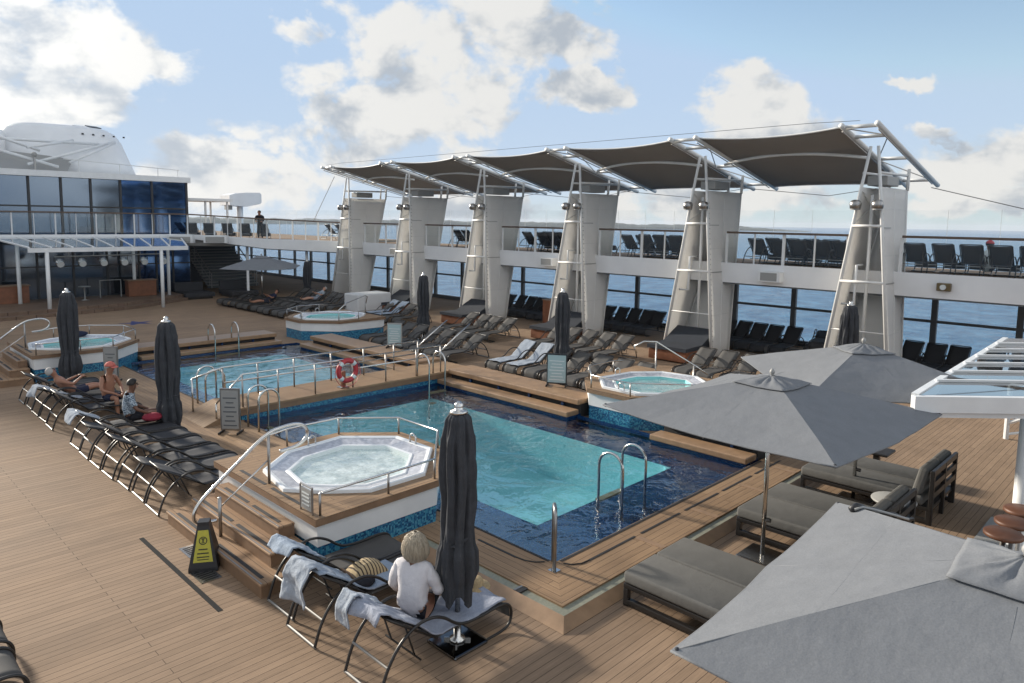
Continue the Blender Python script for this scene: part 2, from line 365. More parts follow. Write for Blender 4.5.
# wobble the direction so that cloud outlines are ragged
wn = N(nt,'ShaderNodeTexNoise', i_Scale=11, i_Detail=5, i_Roughness=.6); nt.links.new(D, wn.inputs['Vector'])
BL = [(0.261,0.943,0.205,0.150,0.062),(0.204,0.971,0.128,0.105,0.070),(0.127,0.979,0.160,0.168,0.112),(0.613,0.762,0.209,0.140,0.095),(0.579,0.805,0.125,0.125,0.062),(0.661,0.736,0.148,0.105,0.058),(0.693,0.675,0.255,0.098,0.056),(0.747,0.642,0.173,0.085,0.026),(0.476,0.846,0.238,0.045,0.028),(0.449,0.886,0.115,0.105,0.031),(0.390,0.919,0.065,0.196,0.045),(0.516,0.852,0.090,0.084,0.042),(0.886,0.439,0.151,0.066,0.046),(0.905,0.42,0.11,0.09,0.03),(0.974,0.218,0.064,0.087,0.036),(0.986,0.150,0.076,0.084,0.056),(0.945,0.281,0.167,0.035,0.010),(0.964,0.247,0.099,0.036,0.014),(0.978,0.187,0.088,0.042,0.017),(0.865,0.501,0.031,0.210,0.025),(0.756,0.654,0.009,0.280,0.020),(0.983,0.183,0.026,0.126,0.017)]
def field(Dv):
    cov = None
    for (x,y,z,rx,ry) in BL:
        c = Vector((x,y,z)).normalized(); t1 = Vector((y,-x,0)).normalized(); t2 = t1.cross(c)
        a = dot(Dv, t1/rx); b_ = dot(Dv, t2/ry)
        d = mth('SQRT', mth('ADD', mth('MULTIPLY',a,a), mth('MULTIPLY',b_,b_)))
        d = mth('ADD', d, mth('MULTIPLY', mth('LESS_THAN', dot(Dv,c), 0), 9))
        v = mth('SUBTRACT', 1.25, d)
        cov = v if cov is None else mth('MAXIMUM', cov, v)
    return cov
def vadd(a, off, sc=None):
    n = nt.nodes.new('ShaderNodeVectorMath'); n.operation='ADD'; nt.links.new(a, n.inputs[0])
    if isinstance(off,(tuple,list,Vector)): n.inputs[1].default_value=off
    else: nt.links.new(off, n.inputs[1])
    return n.outputs[0]
def cnoise(Dv):
    mp = nt.nodes.new('ShaderNodeMapping'); mp.inputs['Scale'].default_value=(1,1,1.45); nt.links.new(Dv, mp.inputs['Vector'])
    a = N(nt,'ShaderNodeTexNoise', i_Scale=8.5, i_Detail=12, i_Roughness=.56, i_Distortion=.2); nt.links.new(mp.outputs[0], a.inputs['Vector'])
    return a.outputs[0]
ws = nt.nodes.new('ShaderNodeVectorMath'); ws.operation='MULTIPLY_ADD'; nt.links.new(wn.outputs['Color'], ws.inputs[0]); ws.inputs[1].default_value=(.09,.09,.09); ws.inputs[2].default_value=(-.045,-.045,-.045)
cov = mth('MINIMUM', mth('MAXIMUM', field(vadd(D, ws.outputs[0])), -1.0), .8)
# scattered cloud added out of view, thickened behind the camera to fill the shade
gen = N(nt,'ShaderNodeTexNoise', i_Scale=2.2, i_Detail=3); nt.links.new(D, gen.inputs['Vector'])
behind = mth('LESS_THAN', dot(D, Vector((.713,.702,0))), .55)
gcov = mth('SUBTRACT', mth('MULTIPLY', mth('MULTIPLY', mth('SUBTRACT', gen.outputs[0], .42), 7), behind), mth('MULTIPLY', mth('SUBTRACT', 1, behind), 1))
cov = mth('MAXIMUM', cov, mth('MINIMUM', gcov, .8))
def dens(Dv): return mth('ADD', mth('MULTIPLY', cov, .44), mth('SUBTRACT', mth('MULTIPLY', cnoise(Dv), 1.75), .93))
d0 = dens(D)
d1 = dens(vadd(D, tuple(sdir*.05+Vector((0,0,.03)))))
alpha = nt.nodes.new('ShaderNodeMapRange'); alpha.interpolation_type='SMOOTHSTEP'; nt.links.new(d0, alpha.inputs[0]); alpha.inputs[1].default_value=.03; alpha.inputs[2].default_value=.23
lit = nt.nodes.new('ShaderNodeMapRange'); lit.interpolation_type='SMOOTHSTEP'; nt.links.new(mth('ADD', mth('MULTIPLY', d1, .75), mth('MULTIPLY', mth('SUBTRACT', d1, d0), .7)), lit.inputs[0])
lit.inputs[1].default_value=.04; lit.inputs[2].default_value=.52; lit.inputs[3].default_value=1; lit.inputs[4].default_value=0
# cloud brightness rises towards the sun; extra is added opposite it as shadow fill
sunn = mth('POWER', mth('MAXIMUM', dot(D, sdir), 0), 8)
cc = N(nt,'ShaderNodeMix', data_type='RGBA'); nt.links.new(lit.outputs[0], cc.inputs[0])
CLD = .31/SKYS; CLL = .555/SKYS
cc.inputs[6].default_value=(CLD*.98,CLD*1.07,CLD*1.18,1); cc.inputs[7].default_value=(CLL*1.0,CLL*.985,CLL*.945,1)
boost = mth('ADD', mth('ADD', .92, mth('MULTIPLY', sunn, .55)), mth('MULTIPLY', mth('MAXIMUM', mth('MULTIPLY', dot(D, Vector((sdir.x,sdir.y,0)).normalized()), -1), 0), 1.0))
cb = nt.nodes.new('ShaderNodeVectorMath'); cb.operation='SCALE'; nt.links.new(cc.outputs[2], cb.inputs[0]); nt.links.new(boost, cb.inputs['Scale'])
lim = N(nt,'ShaderNodeMix', data_type='RGBA', blend_type='DARKEN'); lim.inputs[0].default_value=1; nt.links.new(sky.outputs[0], lim.inputs[6]); lim.inputs[7].default_value=(.275/SKYS,.375/SKYS,.52/SKYS,1)
sz = N(nt,'ShaderNodeSeparateXYZ'); nt.links.new(D, sz.inputs[0])
vf = mth('MULTIPLY', mth('POWER', 2.718, mth('MULTIPLY', mth('MAXIMUM', sz.outputs[2], 0), -7.5)), .82)
veil = N(nt,'ShaderNodeMix', data_type='RGBA'); nt.links.new(vf, veil.inputs[0]); nt.links.new(lim.outputs[2], veil.inputs[6]); veil.inputs[7].default_value=(.42/SKYS,.475/SKYS,.52/SKYS,1)
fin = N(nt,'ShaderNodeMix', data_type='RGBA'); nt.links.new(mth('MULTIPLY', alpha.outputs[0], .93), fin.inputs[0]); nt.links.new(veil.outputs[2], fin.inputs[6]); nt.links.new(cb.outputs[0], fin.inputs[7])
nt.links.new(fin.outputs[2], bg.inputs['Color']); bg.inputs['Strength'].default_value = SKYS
sl = bpy.data.lights.new('sun','SUN'); sl.energy = 4.4; sl.angle = math.radians(4); sl.color = (1,.91,.78)
so = bpy.data.objects.new('sun', sl); col.objects.link(so); so.rotation_euler = sdir.to_track_quat('Z','Y').to_euler(); so.location=(0,60,40)
scn.view_settings.view_transform='Standard'; scn.view_settings.look='None'; scn.view_settings.exposure=0.72; scn.view_settings.gamma=1; scn.view_settings.use_curve_mapping=False
scn.cycles.max_bounces = 8; scn.cycles.transparent_max_bounces = 24; scn.cycles.caustics_reflective=False; scn.cycles.caustics_refractive=False
scn.cycles.use_denoising = True; scn.cycles.sample_clamp_indirect = 6


# ================================================================== SETTING
struct(M().box(-8,-30,-26,27.35,75,-1.6).build('ship_hull', WHITE))
m = M()
for (x0,y0,x1,y1) in ((-8,-30,27.35,5.9),(-8,23.5,27.35,75),(-8,5.9,6.87,23.5),(12.75,5.9,27.35,23.5)):
    m.box(x0,y0,-.06,x1,y1,0)
struct(m.build('main_deck', DECK))
# sea to the horizon (rings of quads) and a far wooded shore
m = M(); rad = [0,60,200,600,2000,5000,10000]; n = 48
m.loft([[((r if r else .01)*math.cos(2*PI*k/n), (r if r else .01)*math.sin(2*PI*k/n), -27) for k in range(n)] for r in rad])
struct(m.build('sea', SEA))
m = M(); R = 3600; pts = []
NA = 420
for i in range(NA+1):
    a = math.radians(-22 + 90*i/NA)                       # bearing from +Y towards +X
    k = i/NA
    env = min(1, (NA-i)/40) * (.75+.5*noise.noise((k*5,3,1)))
    h = 19 + 9*env + 5*noise.noise((k*60,0,0)) + 5*noise.noise((k*190,7,0))
    pts.append((a, max(2,h)*min(1,(NA-i)/25+.02)))
rows = []
for q,(dr,hf) in enumerate(((0,0),(6,.45),(25,.8),(60,1),(160,1.04),(420,.9))):
    rows.append([((R+dr)*math.sin(a), (R+dr)*math.cos(a), -27.5+h*hf+(2.5*noise.noise((a*300,q*3,2)) if q else 0)) for a,h in pts])
b = len(m.v)
for r in rows: m.v += r
L = len(pts)
for q in range(len(rows)-1):
    for i in range(L-1): m.f.append((q*L+i, q*L+i+1, (q+1)*L+i+1, (q+1)*L+i))
struct(m.build('far_wooded_shore', LANDM))

# pool surround: raised planks, gutter and sloping wooden edge
m = M(); m.prism([(6.12,5.12),(13.4,5.12),(13.4,5.9),(6.87,5.9)],0,.10); struct(m.build('pool_surround_across', SURX))
m = M(); m.prism([(6.12,5.12),(6.87,5.9),(6.87,7.9),(6.87,23.5),(5.62,23.5),(5.62,7.9),(6.12,7.9)],.002,.10); struct(m.build('pool_surround_along', SURY))
m = M(); m.prism([(5.97,4.97),(13.4,4.97),(13.4,5.118),(6.118,5.118)],0,.078); m.prism([(5.97,4.97),(6.118,5.118),(6.118,7.9),(5.97,7.9)],0,.0782)
struct(m.build('pool_gutter', GUT))
m = M()
m.add([(5.80,4.83,.004),(13.5,4.83,.004),(13.6,4.966,.102),(5.966,4.966,.102)],[(0,1,2,3)])
m.add([(5.80,4.83,.004),(5.966,4.966,.102),(5.966,7.9,.102),(5.80,7.9,.004)],[(0,1,2,3)])
m.add([(13.5,4.83,.004),(13.5,5.9,.004),(13.4,5.9,.102),(13.4,4.966,.102)],[(0,1,2,3)])
struct(m.build('pool_edge_ramp', TRIM))
m = M()
m.box(6.95,5.845,.1,12.8,5.885,.106); m.box(6.825,5.98,.1,6.86,15.0,.106); m.box(6.825,16.5,.1,6.86,23.3,.106)
for k in range(5): m.box(7.25+k*1.2,5.60,.1,8.3+k*1.2,5.635,.106)
m.tube([(7.25,5.617,.103),(7.1,5.63,.103),(6.98,5.70,.103),(6.93,5.80,.103)],.012,6)
for k in range(2): m.box(6.58,6.35+k*.85,.1,6.615,7.1+k*.85,.106)
m.tube([(6.60,6.35,.103),(6.62,6.2,.103),(6.68,6.08,.103),(6.78,6.0,.103)],.012,6)
struct(m.build('overflow_slots', DARK))
# cross bands in the plank field near the pool
m = M()
for x in (8.25,9.75,11.3,12.6): m.box(x,5.125,.1,x+.11,5.585,.1035)
m.box(6.13,7.0,.1,6.56,7.10,.1035)
struct(m.build('plank_bands', TRIM))
m = M(); m.box(3.245,7.95,0,3.305,10.62,.004); struct(m.build('deck_seam_strip', pr('rubber_strip',(.03,.03,.03),.9,0,.1)))
struct(M().add([(10.33+ (.75 if k%2==0 else .28)*math.cos(k*PI/5+.3), 32.8+(.75 if k%2==0 else .28)*math.sin(k*PI/5+.3), .004) for k in range(10)],[tuple(range(10))]).build('deck_star_marking', BLUEST))

def pool(X0,Y0,X1,Y1,bx0,by0,bx1,by1,led=-.2,bot=-1.25):
    m = M()                                               # ledge and outer walls
    for a in ((X0,Y0,X1,by0),(X0,by1,X1,Y1),(X0,by0,bx0,by1),(bx1,by0,X1,by1)):
        m.add([(a[0],a[1],led),(a[2],a[1],led),(a[2],a[3],led),(a[0],a[3],led)],[(0,1,2,3)])
    P = [(X0,Y0),(X1,Y0),(X1,Y1),(X0,Y1)]
    for i in range(4):
        (ax,ay),(cx,cy) = P[i],P[(i+1)%4]; m.add([(ax,ay,.096),(cx,cy,.096),(cx,cy,led),(ax,ay,led)],[(0,1,2,3)])
    struct(m.build('pool_ledge', POOLDK))
    m = M(); rr=.25; poly=[]
    for (cx,cy,a0) in ((bx1-rr,by1-rr,0),(bx0+rr,by1-rr,90),(bx0+rr,by0+rr,180),(bx1-rr,by0+rr,270)):
        poly += [(cx+rr*math.cos(math.radians(a0+k*22.5)), cy+rr*math.sin(math.radians(a0+k*22.5))) for k in range(5)]
    m.loft([[(x,y,led+.004) for x,y in poly],[(x,y,bot) for x,y in poly]])
    m.add([(x,y,bot) for x,y in poly],[tuple(range(len(poly)))])
    # filler between rounded corner and the ledge opening
    for i,(cx,cy) in enumerate(((bx1,by1),(bx0,by1),(bx0,by0),(bx1,by0))):
        seg = poly[i*5:i*5+5]; m.add([(cx,cy,led+.002)]+[(x,y,led+.002) for x,y in seg],[(0,)+tuple(range(1,6))])
    struct(m.build('pool_basin', POOLIN))
    struct(M().grid(lambda u,v:(X0+.002+(X1-X0-.004)*u, Y0+.002+(Y1-Y0-.004)*v, .055), 2,2).build('pool_water', WPOOL))
pool(6.87,5.9,12.75,15.1, 8.05,7.3,11.95,14.75)
pool(6.87,16.35,12.75,23.5, 7.75,16.8,12.0,23.15,-.2,-.75)

# seat steps along the starboard and forward pool sides
def seatstep(name, x0,y0,x1,y1, lowside, label):
    t = thing(name, label, 'pool step', ((x0+x1)/2,(y0+y1)/2,0))
    if lowside=='x':
        M().rbox(x0+.02,y0,.32,x1,y1,.45,.02).build('top_tread', TRIM, t)
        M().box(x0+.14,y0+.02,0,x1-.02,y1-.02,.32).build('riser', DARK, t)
        M().rbox(x0-.38,y0,.10,x0+.05,y1,.22,.02).build('lower_tread', TRIM, t)
        m = M(); m.box(x0-.34,y0+.02,-.3,x0+.138,y1-.02,.10)
        for k in range(int((y1-y0)/1.1)): m.box(x0+.06,y0+.5+k*1.1,.22,x0+.12,y0+.56+k*1.1,.32)
        m.build('support', POOLDK, t)
    else:
        M().rbox(x0,y0+.02,.32,x1,y1,.45,.02).build('top_tread', TRIM, t)
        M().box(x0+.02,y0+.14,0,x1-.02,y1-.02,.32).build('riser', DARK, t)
        M().rbox(x0,y0-.38,.10,x1,y0+.05,.22,.02).build('lower_tread', TRIM, t)
        m = M(); m.box(x0+.02,y0-.34,-.3,x1-.02,y0+.138,.10)
        for k in range(int((x1-x0)/1.1)): m.box(x0+.5+k*1.1,y0+.06,.22,x0+.56+k*1.1,y0+.12,.32)
        m.build('support', POOLDK, t)
seatstep('seat_steps',12.75,10.35,13.65,15.05,'x','long two tier wooden seat steps along the near pool under the row with striped towels')
seatstep('seat_steps',12.75,5.95,13.65,8.1,'x','short two tier wooden seat steps between the small tub and the nearest pool corner')
seatstep('seat_steps',12.75,16.4,13.65,22.6,'x','two tier wooden seat steps beside the far pool before the dark lounger row')
seatstep('seat_steps',7.5,23.9,12.2,24.85,'y','two tier wooden seat steps across the far end of the far pool')

# bridge between the pools
t = thing('pool_bridge','low wooden footbridge between the two swimming pools','bridge',(9.8,15.7,0))
M().prism([(6.7,15.1),(13.64,15.1),(13.64,16.35),(6.7,16.35)],.33,.38).build('bridge_deck', SURX, t)
M().add([(5.98,15.1,.106),(6.7,15.1,.379),(6.7,16.35,.379),(5.98,16.35,.106),(6.7,15.1,.0),(6.7,16.35,.0),(5.98,15.1,.0),(5.98,16.35,.0)],[(0,1,2,3),(0,6,4,1),(3,2,5,7),(0,3,7,6)]).build('ramp', SURX, t)
M().box(6.75,15.13,.2,13.6,16.32,.329).build('coping', TRIMD, t)
M().box(6.85,15.16,-.3,12.9,16.29,.2).build('mosaic_wall', BAND, t)
def railing(name, label, posts, rails, mat=STEEL, r=.02, cat='railing'):
    p0 = posts[0][0]
    t = thing(name, label, cat, p0)
    for a, b_ in posts: M().tube([a,b_], .02, 8).build('post', STEELD, t, True)
    for pts in rails: M().tube(pts, r, 8).build('rail', mat, t, True)
    return t
xs = [6.9,7.75,8.7,9.75,10.75,11.75,12.6]
railing('bridge_railing','steel railing on the near side of the footbridge by the lifebuoy',[((x,15.18,.38),(x,15.18,1.12)) for x in xs],[[(6.3,15.18,.55),(6.9,15.18,1.12),(12.6,15.18,1.12)],[(9.75,15.18,.85),(12.6,15.18,.85)],[(12.6,15.18,.95),(13.15,15.18,1.3),(13.7,15.18,1.62)],[(6.3,15.18,.2),(6.3,15.18,.55)]])
railing('bridge_railing','steel railing on the far side of the footbridge towards the far pool',[((x,16.2,.38),(x,16.2,1.12)) for x in xs],[[(6.2,16.2,.95),(6.9,16.2,1.12),(12.6,16.2,1.12)],[(6.9,16.2,.75),(12.6,16.2,.75)],[(12.6,16.2,.95),(13.15,16.2,1.3),(13.7,16.2,1.62)],[(6.2,16.2,.2),(6.2,16.2,.95)]])
t = thing('lifebuoy_stand','short red brown post holding the lifebuoy on the footbridge','post',(9.56,15.32,.38))
M().rbox(9.51,15.27,.38,9.61,15.37,.8,.015).build('post', REDW, t); M().box(9.44,15.24,.38,9.68,15.44,.40).build('foot_plate', STEELD, t)
t = thing('lifebuoy','red lifebuoy with pale bands hung on the footbridge railing','lifebuoy',(9.56,15.12,.84))
ring = [(9.56+.25*math.cos(2*PI*k/32),15.12,.84+.25*math.sin(2*PI*k/32)) for k in range(32)]
rg_ = M().tube(ring,.062,10,True).build('ring', RED, t, True)
for q in range(4):
    M().tube([(9.56+.25*math.cos(a),15.12,.84+.25*math.sin(a)) for a in [q*PI/2+.6+j*.09 for j in range(5)]],.066,10).build('band', SIGNW, rg_, True)
M().tube([(9.56+.36*math.cos(2*PI*k/24),15.10+.02*math.sin(k*2.1),.80+.36*math.sin(2*PI*k/24)) for k in range(24)],.008,5,True).build('rope', RED, t)

# pool ladders
def ladder(label, hs, axis, a, b_, zt, za, zb, step=None):
    # hs: positions of the two handles; the U goes from a (deck side) to b (water side) along axis
    t = thing('pool_ladder', label, 'pool ladder', (hs[0],a,za) if axis=='y' else (a,hs[0],za), group='steel pool ladders')
    for h in hs:
        c, r = (a+b_)/2, abs(b_-a)/2
        up = [(c+(r if a>b_ else -r)*math.cos(PI*k/10), zt-r+r*math.sin(PI*k/10)) for k in range(11)]
        pts = [(a,za)]+up+[(b_,zb)]
        M().tube([(h,p,z) if axis=='y' else (p,h,z) for p,z in pts], .024, 8).build('handrail', STEEL, t, True)
    if step:
        for z in step:
            m = M()
            if axis=='y': m.box(hs[0],b_-.06,z,hs[1],b_+.06,z+.03)
            else: m.box(b_-.06,hs[0],z,b_+.06,hs[1],z+.03)
            m.build('step', TRIM, t)
ladder('steel pool ladder standing in the water at the near edge of the pool basin',(9.2,9.85),'y',6.5,6.98,.86,-.2,-.9,(-.02,-.35))
ladder('steel pool ladder at the port end of the footbridge behind the grey sign',(14.05,14.55),'x',6.72,7.18,.98,.1,-.6,(-.02,-.3))
ladder('steel pool ladder at the starboard corner of the footbridge over a sunken step',(11.75,12.3),'y',15.14,14.62,1.02,.38,-.7,(-.02,-.3))
ladder('steel pool ladder over the seat steps at the far end of the far pool',(9.75,10.55),'y',23.95,23.4,1.02,.45,-.6,(-.02,))
ladder('steel pool ladder into the far pool at the port end of the footbridge',(16.75,17.25),'x',6.72,7.18,.98,.1,-.6)
t = thing('grab_rail','tall narrow steel grab rail at the nearest corner of the pool','grab rail',(6.72,5.78,.1))
M().tube([(6.70,5.76,.1),(6.70,5.76,.85),(6.74,5.80,.91),(6.84,5.90,.91),(6.88,5.94,.85),(6.88,5.94,-.18)],.026,8).build('handrail', STEELD, t, True)
M().box(6.64,5.70,.1,6.76,5.82,.108).build('foot_plate', STEEL, t)

# ------------------------------------------------------------------ hot tubs
def mir(p, on): return (19.62-p[0], p[1]) if on else p
def hot_tub(label, dx, dy, mirror, stair, rails=True, aqua=True):
    T = lambda p: (mir(p,mirror)[0]+dx, mir(p,mirror)[1]+dy)
    pl = [(4.5,7.9),(6.58,7.93),(7.6,9.05),(7.6,10.25),(6.75,11.0),(4.5,11.0)]
    oc = [(4.82,10.0),(4.66,9.06),(5.03,8.62),(5.55,8.2),(6.52,8.2),(7.37,9.07),(7.34,10.0),(6.59,10.69),(5.49,10.55)]
    cx, cy = 6.02, 9.42
    S = lambda k: [(cx+(x-cx)*k, cy+(y-cy)*k) for x,y in oc]
    P = lambda poly: [T(p) for p in poly] if not mirror else [T(p) for p in reversed(poly)]
    t = thing('hot_tub', label, 'hot tub', (*T((cx,cy)),0), group='raised hot tubs beside the pools')
    # wooden deck ring: fill between platform and octagon by triangulating with bmesh
    bm = bmesh.new(); o1 = P(pl); o2 = P(oc)
    e = []
    for poly in (o1,o2):
        vs = [bm.verts.new((x,y,.76)) for x,y in poly]
        e += [bm.edges.new((vs[i],vs[(i+1)%len(vs)])) for i in range(len(vs))]
    bmesh.ops.triangle_fill(bm, use_beauty=True, edges=e)
    bmesh.ops.recalc_face_normals(bm, faces=bm.faces)
    bm.verts.index_update(); vs=[tuple(v.co) for v in bm.verts]; fs=[tuple(v.index for v in (fc.verts if fc.normal.z>0 else reversed(fc.verts))) for fc in bm.faces]; bm.free()
    M().add(vs,fs).build('platform_deck', SURX, t)
    inset = lambda k: [(cx+(x-cx)*k, cy+(y-cy)*k) for x,y in pl]
    M().loft([[(x,y,.755) for x,y in P(pl)],[(x,y,.66) for x,y in P(pl)]]).build('platform_edge', TRIMD, t)
    M().loft([[(x,y,.66) for x,y in P(pl)],[(x,y,.66) for x,y in P(inset(.965))],[(x,y,.36) for x,y in P(inset(.965))]]).build('white_wall', WHITE, t)
    M().loft([[(x,y,.36) for x,y in P(inset(.955))],[(x,y,-.25) for x,y in P(inset(.955))]]).build('mosaic_base', BAND, t)
    lo = lambda k,z: [(x,y,z) for x,y in P(S(k))]
    M().loft([lo(1.0,.74), lo(.995,.805), lo(.97,.815), lo(.93,.80), lo(.925,.79)]).build('rim', SHELL, t)
    M().loft([lo(.925,.79), lo(.75,.74)]).build('tile_band', GTILE, t)
    sh = M().loft([lo(.75,.74), lo(.735,.755), lo(.70,.75), lo(.69,.55), lo(.52,.5), lo(.48,.1)]); sh.add(lo(.48,.1),[tuple(range(len(oc)))])
    sh.build('shell', TUBINB if aqua else TUBIN, t)
    M().loft([lo(.75,.743), lo(.735,.757), lo(.70,.752)]).build('inner_lip', SHELL, t)
    M().add(lo(.695,.69),[tuple(range(len(oc)))]).build('water', WTUB if aqua else WFOAM, t)
    for q in (.45,.62):                                     # the steel handle over the far lip
        pass
    def pt(x,y,z): a = T((x,y)); return (a[0],a[1],z)
    # low steel railing round the platform
    if rails:
        for (x,y) in ((4.62,7.99),(5.7,8.0),(6.55,8.02),(7.5,9.1),(7.5,10.2),(6.7,10.9),(5.7,10.9)):
            M().tube([pt(x,y,.76),pt(x,y,1.06)],.017,8).build('rail_post', STEELD, t, True)
        M().tube([pt(4.62,7.99,1.06),pt(5.7,8.0,1.06),pt(6.55,8.02,1.06),pt(7.5,9.1,1.06),pt(7.5,10.2,1.06),pt(6.7,10.9,1.06),pt(5.7,10.9,1.06),pt(5.3,10.9,1.0)],.017,8).build('low_rail', STEEL, t, True)
    # two small grab handles
    for (x0,y0,x1,y1) in ((7.28,9.42,7.28,9.58),(5.9,10.55,6.05,10.58)):
        M().tube([pt(x0,y0,.78),pt(x0,y0,.92),pt((x0+x1)/2,(y0+y1)/2,.97),pt(x1,y1,.92),pt(x1,y1,.78)],.015,8).build('grab_handle', STEEL, t, True)
    if stair:
        for k,(x0,y0,y1,z) in enumerate(((3.72,7.85,10.9,.19),(4.0,8.15,10.65,.38),(4.25,8.42,10.45,.57))):
            st = M(); q = [T((x0,y0)),T((4.5,y0))]; xa,xb = sorted((q[0][0],q[1][0])); ya,yb = y0+dy,y1+dy
            st.box(xa+(.02 if not mirror else 0),ya+.02,z-.19+(.002 if k else 0),xb-(.02 if mirror else 0)-.003*k,yb-.02,z-.035)
            o = st.build('step_riser', TRIMD, t)
            so_ = M().rbox(xa,ya,z-.034,xb-.003*k,yb,z,.012).build('step', STEPW, t)
            nx = xa+.02 if not mirror else xb-.035
            M().box(nx,ya+.02,z,nx+.015,yb-.02,z+.004).build('nosing', BARM, so_)
            g = M(); gx = xa+.075 if not mirror else xb-.13
            for w_ in range(2): g.box(gx,ya+.15+w_*(yb-ya-.2)/2,z,gx+.05,ya+.15+w_*(yb-ya-.2)/2+(yb-ya-.5)/2,z+.004)
            g.build('grip_strip', DARK, so_)
        g = M()
        gx = T((4.62,8))[0]
        for w_ in range(2): g.box(gx-.025,8.5+dy+w_*1.0,.76,gx+.025,9.3+dy+w_*1.0,.765)
        g.build('grip_strip', DARK, t)
        # centre handrail with looped ends
        y = 9.5
        lp = [(4.85,1.20),(5.15,1.22),(5.30,1.33),(5.30,1.46),(5.18,1.56),(4.98,1.57),(4.66,1.52),(4.2,1.16),(3.75,.82),(3.62,.68),(3.58,.54),(3.66,.45),(3.9,.43)]
        M().tube([pt(a,y,z) for a,z in smooth_pts([(a,z,0) for a,z in lp],2) and [(p.x,p.y) for p in smooth_pts([(a,z,0) for a,z in lp],2)]],.025,10).build('handrail', STEEL, t, True)
        M().tube([pt(4.68,y,.76),pt(4.68,y,1.5)],.022,8).build('handrail_post', STEELD, t, True)
        M().tube([pt(3.95,y,.19),pt(3.95,y,.75)],.026,8).build('handrail_post', STEELD, t, True)
        M().tube([pt(3.95,y,.60),pt(4.68,y,1.12)],.012,6).build('brace', STEEL, t, True)
    return t
hot_tub('big hot tub nearest the camera with wooden steps and foaming pale water',0,0,False,True,True,False)
hot_tub('far hot tub behind the two closed umbrellas beside the stage',-.05,14.75,False,True)
hot_tub('small looking hot tub half hidden by the open grey umbrella',.8,-.1,True,False)
hot_tub('hot tub with tall white and blue sides at the far corner of the far pool',1.3,15.25,True,False)
railing('tub_railing','tall steel handrail on the steps of the far corner hot tub',[((16.9,25.3,.5),(16.9,25.3,1.35))],[[(14.9,24.2,1.0),(15.4,24.4,1.25),(16.9,25.3,1.4),(17.2,25.6,1.3),(17.2,25.7,1.0)]],cat='handrail')
railing('tub_railing','curved steel handrail by the dark daybed beside the half hidden hot tub',[((15.75,10.2,0),(15.75,10.2,1.5)),((16.3,9.4,0),(16.3,9.4,.95))],[[(15.45,10.6,1.2),(15.4,10.65,1.38),(15.55,10.45,1.52),(15.75,10.2,1.52),(16.3,9.4,.95),(16.5,9.1,.72)]],cat='handrail')

# tub rules plate near the tub rail
t = thing('rules_plate','small grey notice plate in a steel frame on the near hot tub rail','sign',(4.55,8.2,.76))
M().box(4.54,8.08,.80,4.56,8.34,1.08).build('plate', GREYP, t)
for y in (8.06,8.36): M().tube([(4.55,y,.76),(4.55,y,1.12)],.014,8).build('post', STEELD, t)
M().tube([(4.55,8.06,1.12),(4.55,8.36,1.12)],.014,8).build('top_bar', STEELD, t)
m = M()
for k in range(4): m.box(4.534,8.12,.86+k*.05,4.539,8.30,.878+k*.05)
m.build('text_lines', SIGNW, t)

